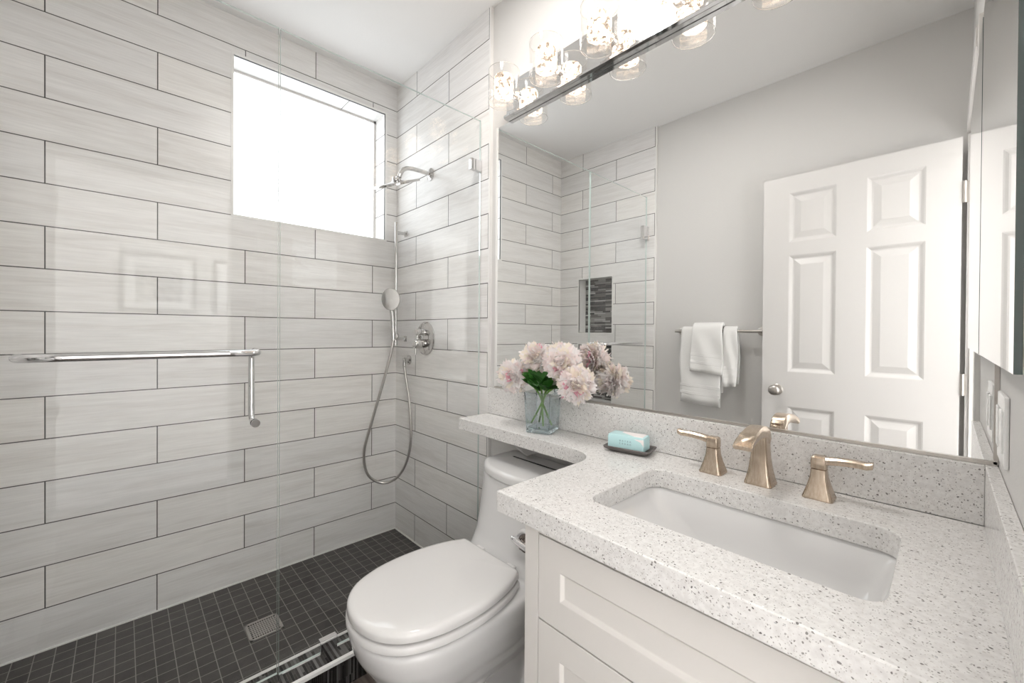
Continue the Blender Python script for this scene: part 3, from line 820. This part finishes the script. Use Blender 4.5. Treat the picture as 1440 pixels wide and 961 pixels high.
# ------------------------------------------------------------------ toilet
TX = 1.205
t = thing('toilet', 'white one-piece toilet with closed elongated lid beside the vanity', 'toilet', (TX, -.38, FL))
lid = [(-.128, -.303), (0, -.300), (.128, -.303), (.146, -.318), (.170, -.370), (.187, -.450), (.190, -.530), (.178, -.610), (.145, -.682), (.085, -.730), (0, -.748),
       (-.085, -.730), (-.145, -.682), (-.178, -.610), (-.190, -.530), (-.187, -.450), (-.170, -.370), (-.146, -.318)]
lo = [(x * .955 + .003, y + .002) for x, y in closed_spline(lid, 5)]; cyl = -.52


def lsec(z, s=1.0, dy=0, sc=lo):
    return [(TX + x * s, cyl + (y - cyl) * s + dy, z) for x, y in sc]


def insec(z, d):
    # inset by distance d towards a spine
    r_ = []
    for x, y in lo:
        yy = max(min(y, -.38), -.60); v = Vector((x, y - yy)); l = v.length
        v = v * (max(l - d, 0) / l) if l else v
        r_.append((TX + v.x, yy + v.y, z))
    return r_


G().rings([insec(.4195, .016), insec(.4198, .003), insec(.422, 0), insec(.434, .0), insec(.4405, .0025), insec(.4445, .009), insec(.4465, .020), insec(.4480, .05), insec(.4490, .10), insec(.4495, .17)]).build('lid', M['seatp'], t, auto=38)
G().rings([insec(.3935, .010), insec(.3938, .000), insec(.396, -.003), insec(.409, -.003), insec(.4130, .000), insec(.4145, .005), insec(.4147, .02)]).build('seat', M['seatp'], t, auto=38)
for sx in (-.075, .075):
    G().box(TX + sx - .018, TX + sx + .018, -.305, -.268, .388, .426).build('hinge', M['seatp'], t, bevel=.006, seg=3)
# bowl, pedestal, trapway and tank merged into one glazed body
def body_sec(z, hw, yf, yb, hb, yw):
    pts = [(0, yb), (hb * .6, yb), (hb, yb - .02 if yb - .02 > yw else yb), (hw * .98, (yb + yw) / 2), (hw, yw), (hw * .93, yw + (yf - yw) * .45), (hw * .72, yw + (yf - yw) * .78), (hw * .38, yf + .012), (0, yf)]
    full = pts + [(-x, y) for x, y in reversed(pts[1:-1])]
    return [(TX + x, y, z) for x, y in closed_spline(full, 4)]


g1 = G().rings([body_sec(FL, .120, -.565, -.05, .11, -.30), body_sec(FL + .025, .116, -.56, -.05, .105, -.30), body_sec(.02, .088, -.55, -.05, .075, -.32), body_sec(.08, .080, -.555, -.05, .060, -.36), body_sec(.14, .092, -.58, -.05, .055, -.42),
                body_sec(.205, .132, -.640, -.05, .060, -.47), body_sec(.265, .164, -.697, -.05, .085, -.50), body_sec(.325, .181, -.731, -.05, .14, -.52), body_sec(.362, .186, -.741, -.06, .165, -.53), body_sec(.383, .186, -.742, -.08, .172, -.53), body_sec(.3895, .182, -.738, -.09, .168, -.53)])
def tank_sec(z, hw, yf, yb, bulge):
    pts = [(0, yb), (hw * .6, yb), (hw * .96, yb), (hw, yb - .03), (hw, yf + bulge + .05), (hw * .94, yf + bulge + .012), (hw * .6, yf + bulge * .35), (0, yf)]
    full = pts + [(-x, y) for x, y in reversed(pts[1:-1])]
    return [(TX + x, y, z) for x, y in closed_spline(full, 4)]


g2 = G().rings([tank_sec(.24, .10, -.27, -.001, .03), tank_sec(.33, .165, -.33, -.001, .03), tank_sec(.40, .178, -.285, -.001, .03), tank_sec(.44, .184, -.258, -.001, .03), tank_sec(.50, .190, -.240, -.001, .03), tank_sec(.58, .195, -.228, -.001, .035), tank_sec(.642, .200, -.222, -.001, .04)])
g = G().add(g1.v, g1.f).add(g2.v, g2.f)
for s in (-1, 1):
    tp = smoothpath([(TX + s * .060, -.44, .13), (TX + s * .082, -.38, .205), (TX + s * .092, -.29, .245), (TX + s * .094, -.20, .215), (TX + s * .094, -.165, .13), (TX + s * .094, -.19, .05), (TX + s * .094, -.23, FL + .01)], 6)
    g.tube(tp, .040, 16)
o = g.build('body', M['porc'], t)
rm = o.modifiers.new('remesh', 'REMESH'); rm.mode = 'VOXEL'; rm.voxel_size = .0062; rm.use_smooth_shade = True
sm = o.modifiers.new('smooth', 'SMOOTH'); sm.factor = .6; sm.iterations = 14
G().rings([tank_sec(.6435, .198, -.220, .006, .055), tank_sec(.646, .206, -.229, .009, .055), tank_sec(.664, .207, -.230, .009, .055), tank_sec(.673, .203, -.226, .007, .055), tank_sec(.677, .192, -.214, -.008, .05), tank_sec(.679, .12, -.14, -.05, .02)]).build('tank_lid', M['porc'], t, auto=50)
LVX, LVZ = 1.301, .482
lev = G().lathe([(0, .004), (.031, .004), (.031, -.002), (.028, -.007), (.022, -.0115), (.014, -.0150), (.0095, -.0165), (.0095, -.024), (0, -.0255)], (LVX, -.232, LVZ), (0, 1, 0), 28).build('trip_lever', M['chrome_floor_reflect'], t, auto=35)
pth = [(LVX + .022, -.252, LVZ + .002), (LVX, -.254, LVZ + .006), (LVX - .022, -.257, LVZ + .014), (LVX - .035, -.258, LVZ + .016)]
G().tube(pth, [.0095, .0105, .0105, .008], 16).build('lever_arm', M['chrome'], lev, auto=50)
G().lathe([(.032, .010), (.034, -.004), (.038, -.007), (.043, -.004), (.048, .006)], (LVX, -.232, LVZ), (0, 1, 0), 32, cap=False).build('lever_ring', M['porc'], t, smooth=True)

# ------------------------------------------------------------------ vase with peonies
VC = Vector((1.226, -.074)); ang = R(18)
def vs(h, z, r=.006, n=3):
    return [(VC.x + x * math.cos(ang) - y * math.sin(ang), VC.y + x * math.sin(ang) + y * math.cos(ang), z) for x, y in rrect(-h, h, -h, h, r, n)]


t = thing('vase', 'clear square glass vase of water holding the pink peonies', 'vase', (VC.x, VC.y, CTZ))
Z = CTZ + .0006
G().rings([vs(.0450, Z), vs(.0460, Z + .002), vs(.0520, Z + .139), vs(.0515, Z + .140), vs(.0490, Z + .140), vs(.0487, Z + .139), vs(.0427, Z + .020), vs(.040, Z + .0155)]).build('glass_body', M['vase'], t, auto=30)
G().rings([vs(.0395, Z + .0162), vs(.0422, Z + .0205), vs(.0440, Z + .062)]).build('water', M['water'], t, auto=30)

G().rings([vs(.0425, Z + .0004), vs(.0450, Z + .0024), vs(.0455, Z + .0155), vs(.040, Z + .0156)]).build('thick_base', M['vaseb'], t, auto=30)
g = G()
for sx, sy in ((-1, -1), (1, -1), (1, 1), (-1, 1)):
    def cpt(h, z): return (VC.x + (sx * math.cos(ang) - sy * math.sin(ang)) * h, VC.y + (sx * math.sin(ang) + sy * math.cos(ang)) * h, z)
    g = G().tube([cpt(.0418, Z + .016), cpt(.0478, Z + .139)], .0016, 8); g.build('corner_edge', M['vaseb'], t, smooth=True)
G().rings([vs(.0521, Z + .1392), vs(.0521, Z + .1412), vs(.0488, Z + .1412), vs(.0488, Z + .1392)], cap=False).build('rim', M['vaseb'], t)
PET = M['petal']


def bloom(name, c, r, axis, parent, n=85, seed=0):
    rnd = random.Random(seed); ax = Vector(axis).normalized()
    ref = Vector((0, 0, 1)) if abs(ax.z) < .9 else Vector((1, 0, 0))
    a = (ref - ax * ref.dot(ax)).normalized(); b = ax.cross(a); c = Vector(c)
    V = []; F = []; T = []
    for i in range(n):
        u = (i + .5) / n                       # 0 centre (top) -> 1 rim
        th = u ** .60 * R(158); ph = i * 2.39996 + rnd.uniform(-.25, .25)
        d = ax * math.cos(th) + (a * math.cos(ph) + b * math.sin(ph)) * math.sin(th)
        tang = (ax * -math.sin(th) + (a * math.cos(ph) + b * math.sin(ph)) * math.cos(th))
        side = d.cross(tang).normalized()
        # petal grows from the heart outwards
        ln = r * rnd.uniform(.74, 1.02) ; wd = r * rnd.uniform(.20, .34) * (1.2 if u > .6 else 1)
        root = c + d * r * .12 - ax * r * .10
        nv, nw = 6, 6; base = len(V); tw = rnd.uniform(-.5, .5); lean = rnd.uniform(-.3, .35) + (.25 if u > .7 else 0)
        pk = rnd.random()
        hue = (1, 1, 1) if pk < .55 else ((1.0, .94, .93) if pk < .80 else ((1.0, .97, .87) if pk < .985 else (.95, .55, .66)))
        sd2 = side * math.cos(tw) + tang * math.sin(tw)
        for p in range(nv):
            s = p / (nv - 1)
            for q in range(nw):
                w = (q / (nw - 1) - .5) * 2
                wp = wd * math.sin(math.pi * (.12 + .72 * s)) ** .8
                ruf = (math.sin(w * 7 + i) * .10 + rnd.uniform(-.11, .11)) * s * s * r * .55
                cup = -(w * w) * r * .12 * (1 - s) + s * s * r * lean * .5
                edge = (rnd.uniform(-.09, .05) if p == nv - 1 else 0) - (.10 * w * w if p == nv - 1 else 0)
                pos = root + d * (ln * (s + edge)) + sd2 * (w * wp) + tang * (cup) + d * ruf + tang * (ruf * .8)
                V.append(pos); sh = 1.0
                T.append(tuple(h * (1 - .05 * (1 - s)) for h in hue))
        for p in range(nv - 1):
            for q in range(nw - 1):
                k = base + p * nw + q; F.append((k, k + 1, k + nw + 1, k + nw))
    cr_ = r * .52; kb = len(V)                  # dense heart of the flower
    for a_ in range(9):
        for b_ in range(14):
            q1_, q2_ = math.pi * a_ / 8, 2 * math.pi * b_ / 14; rr_ = cr_ * rnd.uniform(.9, 1.1)
            V.append(c + Vector((math.sin(q1_) * math.cos(q2_), math.sin(q1_) * math.sin(q2_), math.cos(q1_))) * rr_); T.append((1, .96, .92))
    for a_ in range(8):
        for b_ in range(14):
            F.append((kb + a_ * 14 + b_, kb + a_ * 14 + (b_ + 1) % 14, kb + (a_ + 1) * 14 + (b_ + 1) % 14, kb + (a_ + 1) * 14 + b_))
    o = me(name, V, F, PET, parent, smooth=True)
    at_ = o.data.color_attributes.new('tint', 'FLOAT_COLOR', 'POINT')
    for i, cc in enumerate(T): at_.data[i].color = (*cc, 1)
    return o


def leaf_shape(g, p0, dirv, up, ln, w):
    d = Vector(dirv).normalized(); u = Vector(up); s = d.cross(u).normalized(); u = s.cross(d)
    V = []; F = []; n = 8
    for i in range(n + 1):
        tt = i / n; ww = w * math.sin(math.pi * min(1, tt * .96 + .04)) ** .9 * (1 - .25 * tt)
        cpt = Vector(p0) + d * ln * tt - u * ln * .25 * tt * tt
        for k, off in ((-1, .12), (0, 0), (1, .12)):
            V.append(cpt + s * ww * k + u * ww * off * abs(k) * 2)
    for i in range(n):
        for k in range(2):
            a = i * 3 + k; F.append((a, a + 1, a + 4, a + 3))
    g.add(V, F)


BL = [  # centre, radius, axis, stem foot, label
    ((1.100, -.098, .990), .062, (.45, -.8, .15), (1.262, -.066), 'pale pink peony at the far left of the vase, with a magenta fleck'),
    ((1.176, -.062, 1.066), .056, (.4, -.6, .5), (1.252, -.100), 'pale pink peony standing behind the leaves, second from the left'),
    ((1.322, -.088, 1.056), .063, (.5, -.8, .1), (1.196, -.060), 'cream centred pink peony standing highest above the middle of the vase'),
    ((1.396, -.100, .986), .063, (.6, -.8, -.05), (1.188, -.092), 'pink peony hanging lowest, right of the vase'),
]
for i, (c, r, ax, foot, lab) in enumerate(BL):
    pt = thing('peony', lab, 'flower', (foot[0], foot[1], CTZ + .03), 'pink peonies in the glass vase')
    c = Vector(c); axv = Vector(ax).normalized()
    rim = Vector((VC.x + (c.x - VC.x) * .16, VC.y + (c.y - VC.y) * .25, CTZ + .140))
    rim.x = min(max(rim.x, VC.x - .030), VC.x + .034); rim.y = min(max(rim.y, VC.y - .022), VC.y + .022)
    f0 = Vector((foot[0], foot[1], CTZ + .026))
    path = smoothpath([f0, f0.lerp(rim, .5), rim, rim.lerp(c - axv * r * .3, .5) + Vector((0, 0, .012)), c - axv * r * .25], 6)
    G().tube(path, .0034, 10).build('stem', M['stem'], pt, smooth=True)
    bloom('bloom', c, r, ax, pt, 215, seed=i * 11 + 3)
    g = G(); rnd = random.Random(i)
    m_ = path[len(path) * 2 // 3]
    for k in range(6):
        leaf_shape(g, rim + Vector((rnd.uniform(-.01, .01), rnd.uniform(-.01, .01), rnd.uniform(.0, .03))), ((c - rim).normalized() * .5 + Vector((rnd.uniform(-.5, .5), rnd.uniform(-.9, .0), rnd.uniform(.1, .9)))), (0, -.4, 1), rnd.uniform(.055, .08), rnd.uniform(.018, .026))
    leaf_shape(g, c - axv * r * .35, (rnd.uniform(-.6, .3), -.5, -.6), (0, -.5, 1), .055, .014)
    g.build('leaves', M['leaf'], pt, smooth=True)

# ------------------------------------------------------------------ soap on its dish
ca, sa = math.cos(R(10)), math.sin(R(10)); SCx, SCy = 1.568, -.066
def rot(x, y): return (SCx + x * ca - y * sa, SCy + x * sa + y * ca)


def rbox(hx, hy, z, r=.004):
    return [(*rot(x, y), z) for x, y in rrect(-hx, hx, -hy, hy, r, 4)]


o = G().rings([rbox(.046, .026, CTZ + .0004), rbox(.050, .030, CTZ + .002), rbox(.066, .039, CTZ + .010), rbox(.068, .041, CTZ + .0155), rbox(.0665, .0395, CTZ + .017), rbox(.063, .036, CTZ + .0145), rbox(.057, .031, CTZ + .0085)]).build('soap_dish', M['dish'], auto=30)
o['label'] = 'dark grey stone soap dish on the countertop under wrapped soap'; o['category'] = 'soap dish'
t = thing('soap_bar', 'wrapped aqua soap bar with white corner, lying on the dark dish', 'soap', (SCx, SCy, CTZ + .012))
z0 = CTZ + .0100
def sbox(hx, hy, z, r=.004): return [(x_ - .004, y_, z) for (x_, y_, _) in rbox(hx, hy, z, r)]
G().rings([sbox(.0530, .0265, z0), sbox(.0545, .028, z0 + .002), sbox(.0545, .028, z0 + .034), sbox(.0530, .0255, z0 + .0395), sbox(.0490, .0220, z0 + .041)]).build('wrapper', M['soap'], t, auto=35)
yf = -.0283
def fr(x, z): q = rot(x, yf); return (q[0] - .004, q[1], z)
def topz(x, y): q = rot(x, y); return (q[0] - .004, q[1], z0 + .0414)
g = G(); g.add([fr(.028, z0 + .0340), fr(.045, z0 + .028), fr(.0546, z0 + .016), fr(.0546, z0 + .0345)], [(0, 1, 2, 3)])
g.add([fr(.028, z0 + .0340), fr(.0540, z0 + .0345), topz(.0490, -.0220), topz(.024, -.0220)], [(0, 1, 2, 3)])
g.add([topz(-.022, .006), topz(.024, -.0220), topz(.0490, -.0220), topz(.0490, .0215), topz(-.022, .0215)], [(0, 1, 2, 3, 4)])
g.build('wrapper_corner', M['soapw'], t)
g = G()
GL = {'S': ['111', '100', '111', '001', '111'], 'E': ['111', '100', '111', '100', '111'], 'A': ['010', '101', '111', '101', '101'], 'W': ['101', '101', '111', '111', '101'], 'T': ['111', '010', '010', '010', '010'],
      'R': ['110', '101', '110', '101', '101'], 'C': ['111', '100', '100', '100', '111'], 'D': ['110', '101', '101', '101', '110'], 'N': ['101', '111', '111', '101', '101']}
for row, (txt, zt) in enumerate((('WATER', z0 + .0265), ('CEDAR', z0 + .0185))):
    for i, ch in enumerate(txt):
        for ry, line in enumerate(GL[ch]):
            for rx, bit in enumerate(line):
                if bit == '1':
                    px = -.0175 + i * .0078 + rx * .0014; pz = zt - ry * .0010
                    g.add([fr(px, pz), fr(px + .0012, pz), fr(px + .0012, pz + .0009), fr(px, pz + .0009)], [(0, 1, 2, 3)])
g.build('lettering', M['ink'], t)

# ------------------------------------------------------------------ medicine cabinet, wall plate
t = thing('medicine_cabinet', 'mirrored medicine cabinet with dark green glass edge on side wall', 'cabinet', (XR, -.29, 1.12))
box('cabinet_body', 2.2585, XR - .0005, -.562, .002, 1.124, 1.748, M['white'], t)
md = G().box(2.2525, 2.258, -.570, -.003, 1.118, 1.754).build('mirror_door', [M['mirror'], M['gdark']], t)
for f in md.data.polygons:
    if f.normal.x > -.5: f.material_index = 1
t = thing('wall_plate', 'white double wall plate above the side splash', 'wall plate', (XR, -.11, 1.0))
box('plate', XR - .006, XR - .0003, -.170, -.052, .945, 1.058, M['plug'], t, bevel=.002)
for y in (-.141, -.081):
    s = box('rocker', XR - .0085, XR - .0055, y - .017, y + .017, .968, 1.035, M['plug'], t, bevel=.001)

# ------------------------------------------------------------------ towel rail with towels (seen in the mirror)
t = thing('towel_rail', 'chrome towel rail on the painted wall opposite the mirror', 'towel rail', (1.26, YO, 1.157))
BY, BZ = -1.412, 1.168
G().tube([(1.010, BY, BZ), (1.508, BY, BZ)], .009, 16).build('bar', M['satin'], t, auto=40)
for x in (1.030, 1.490):
    G().tube([(x, YO + .008, BZ), (x, BY - .002, BZ)], .010).lathe([(0, 0), (.026, 0), (.026, .008), (.018, .012)], (x, YO + .0005, BZ), (0, 1, 0), 24).build('post', M['satin'], t, auto=40)


def towel(name, label, x0, x1, zf, zb, ztop, gap, th, folds, bandz, skew=0, layers=1):
    """a folded towel hung over the rail; gap = distance of the hanging sheets from the bar centre"""
    t = thing(name, label, 'towel', ((x0 + x1) / 2, BY, zf), 'white towels on the rail')
    nx = 22
    prof = []
    outer = gap + th
    def ring(x, u):
        sk = skew * (u - .5)
        wob = lambda z: .0035 * math.sin(u * 9 + z * 22) + .003 * noise.noise(Vector((x * 9, z * 6, th * 99)))
        P_ = []
        for k in range(10):
            z = zf + sk + (BZ - zf - sk) * k / 10; P_.append((BY + outer + wob(z) + .010 * (1 - k / 10) , z))
        for k in range(9):
            a = math.pi * k / 8; P_.append((BY + outer * math.cos(a), BZ + outer * math.sin(a) + (ztop - BZ - outer) * math.sin(a)))
        for k in range(1, 11):
            z = BZ + (zb - BZ) * k / 10; P_.append((BY - min(outer, .058) + .0, z))
        ib = max(gap, .0102)
        for k in range(10, 0, -1):
            z = BZ + (zb - BZ) * k / 10; P_.append((BY - min(ib, .05), z))
        for k in range(8, -1, -1):
            a = math.pi * k / 8; P_.append((BY + ib * math.cos(a), BZ + ib * math.sin(a)))
        for k in range(9, -1, -1):
            z = zf + sk + (BZ - zf - sk) * k / 10; P_.append((BY + ib + wob(z) + .010 * (1 - k / 10), z))
        return P_
    rs = []
    for i in range(nx + 1):
        u = i / nx; x = x0 + (x1 - x0) * u
        e = .4 if i in (0, nx) else (.8 if i in (1, nx - 1) else 1)
        rr_ = ring(x, u)
        rs.append([(x + .006 * math.sin(z * 14) * (1 if u > .5 else -1) * abs(u - .5) * 2, y, z) for y, z in rr_])
    o = G().rings(rs).build('cloth', M['towel'], t, smooth=True, bevel=0)
    # woven border near the front hem
    rr_ = []
    for i in range(nx + 1):
        u = i / nx; x = x0 + (x1 - x0) * u; col = []
        for z_, dy in ((0, -.002), (.002, .0012), (.018, .0012), (.020, -.001), (.046, -.001), (.048, .0012), (.064, .0012), (.066, -.002)):
            z = bandz + z_ + skew * (u - .5)
            yy = BY + outer + .0035 * math.sin(u * 9 + z * 22) + .003 * noise.noise(Vector((x * 9, z * 6, th * 99))) + .010 * (1 - (z - zf) / (BZ - zf))
            col.append((x, yy + dy, z))
        col += [(x, col[-1][1] - .004, col[-1][2]), (x, col[0][1] - .004, col[0][2])]
        rr_.append(col)
    G().rings(rr_).build('woven_border', M['towel'], t)
    return t


towel('bath_towel', 'large white bath towel folded over the rail', 1.060, 1.300, .722, .80, 1.198, .0102, .019, 2, .775, skew=-.012)
towel('bath_towel', 'second white towel layer folded beside the bath towel, shorter', 1.306, 1.385, .845, .86, 1.198, .0102, .015, 2, .90, skew=.01)
towel('hand_towel', 'small white hand towel hung over the bath towel', 1.130, 1.310, .915, .96, 1.222, .031, .012, 2, .965, skew=-.015)

# ------------------------------------------------------------------ door (seen in the mirror), casing
DXL, DXR, DF, DB = 1.513, 2.251, -1.392, -1.427
DZ0, DZ1 = FL + .012, 1.990
t = bpy.data.objects.new('door_1', None); C.objects.link(t); t.location = (DXR, DF, DZ0); t['_o'] = [DXR, DF, DZ0]; t['kind'] = 'structure'
pans = [(1.632, 1.832, 1.640, 1.900), (1.946, 2.144, 1.640, 1.900), (1.632, 1.832, .954, 1.570), (1.946, 2.144, .954, 1.570), (1.632, 1.832, .16, .770), (1.946, 2.144, .16, .770)]
V = []; F = []
def dq(ps): k = len(V); V.extend(ps); F.append((k, k + 1, k + 2, k + 3))
xs = sorted({DXL, DXR, 1.632, 1.832, 1.946, 2.144}); zs = sorted({DZ0, DZ1, 1.640, 1.900, .954, 1.570, .16, .770})
for i in range(len(xs) - 1):
    for j in range(len(zs) - 1):
        if any(abs(xs[i] - p[0]) < 1e-6 and abs(zs[j] - p[2]) < 1e-6 for p in pans): continue
        dq([(xs[i], DF, zs[j]), (xs[i + 1], DF, zs[j]), (xs[i + 1], DF, zs[j + 1]), (xs[i], DF, zs[j + 1])])
for a, b, c_, d_ in pans:
    lvls = [(0, 0), (.006, -.003), (.016, -.011), (.022, -.012), (.050, -.003), (.052, -.0025)]
    for k in range(len(lvls) - 1):
        (i0, y0_), (i1, y1_) = lvls[k], lvls[k + 1]
        A = [(a + i0, c_ + i0), (b - i0, c_ + i0), (b - i0, d_ - i0), (a + i0, d_ - i0)]; B = [(a + i1, c_ + i1), (b - i1, c_ + i1), (b - i1, d_ - i1), (a + i1, d_ - i1)]
        for q in range(4):
            r_ = (q + 1) % 4
            dq([(A[q][0], DF + y0_, A[q][1]), (A[r_][0], DF + y0_, A[r_][1]), (B[r_][0], DF + y1_, B[r_][1]), (B[q][0], DF + y1_, B[q][1])])
    dq([(B[q][0], DF + y1_, B[q][1]) for q in range(4)])
dq([(DXL, DF, DZ0), (DXL, DF, DZ1), (DXL, DB, DZ1), (DXL, DB, DZ0)]); dq([(DXR, DF, DZ0), (DXR, DF, DZ1), (DXR, DB, DZ1), (DXR, DB, DZ0)])
dq([(DXL, DF, DZ1), (DXR, DF, DZ1), (DXR, DB, DZ1), (DXL, DB, DZ1)]); dq([(DXL, DF, DZ0), (DXR, DF, DZ0), (DXR, DB, DZ0), (DXL, DB, DZ0)])
dq([(DXL, DB, DZ0), (DXR, DB, DZ0), (DXR, DB, DZ1), (DXL, DB, DZ1)])
me('door_leaf', V, F, M['white'], t)
k = G().lathe([(0, .0005), (.030, .0005), (.030, .005), (.024, .009), (.012, .011), (.011, .028), (.018, .032), (.0265, .042), (.0275, .052), (.022, .061), (.010, .065), (0, .0655)], (1.583, DF, .855), (0, 1, 0), 32).build('door_knob', M['satin'], t, auto=50)
box('latch_plate', DXL - .001, DXL + .001, DB + .006, DF - .006, .825, .883, M['satin'], t)
for z in (1.712, .90, .14):
    h = G().tube([(2.2585, DF + .004, z), (2.2585, DF + .004, z + .09)], .0055, 12); h.box(DXR, 2.272, DF - .004, DF - .0015, z, z + .09)
    h.build('hinge', M['satin'], t, auto=40)
g = G()
g.box(XR - .012, XR - .0003, DY1, DY1 + .062, FL, DZ + .074); g.box(XR - .012, XR - .0003, YO + .0005, DY0, FL, DZ + .074)
g.box(XR - .016, XR - .0003, DY0, DY1, DZ + .012, DZ + .074)
g.box(XR - .0003, XR + .1203, DY1 - .014, DY1 - .0003, FL, DZ + .01); g.box(XR - .0003, XR + .1203, DY0 + .0003, DY0 + .014, FL, DZ + .01); g.box(XR - .0003, XR + .1203, DY0, DY1, DZ, DZ + .0118)
struct(g.build('trim_5', M['white']))

# pictures on the hallway wall (reflected in the shower door)
for i, (y0, y1, lab) in enumerate(((-1.18, -.75, 'framed grey wave print on the hallway wall, farther from the mirror wall'), (-.64, -.24, 'framed grey wave print on the hallway wall, nearer the mirror wall'))):
    t = thing('picture_frame', lab, 'picture', (3.30, (y0 + y1) / 2, 1.285), 'pictures on the hallway wall')
    z0, z1 = 1.285, 1.70; g = G(); w_ = .02
    for q in ((y0, y1, z0, z0 + w_), (y0, y1, z1 - w_, z1), (y0, y0 + w_, z0, z1), (y1 - w_, y1, z0, z1)): g.box(3.275, 3.2995, q[0], q[1], q[2], q[3])
    g.build('frame', M['frame'], t)
    box('mat_board', 3.290, 3.2994, y0 + w_, y1 - w_, z0 + w_, z1 - w_, M['mat'], t)
    box('print', 3.287, 3.2899, y0 + .085, y1 - .085, z0 + .075, z1 - .085, M['art'], t)

for o in bpy.data.objects:
    if '_o' in o: del o['_o']
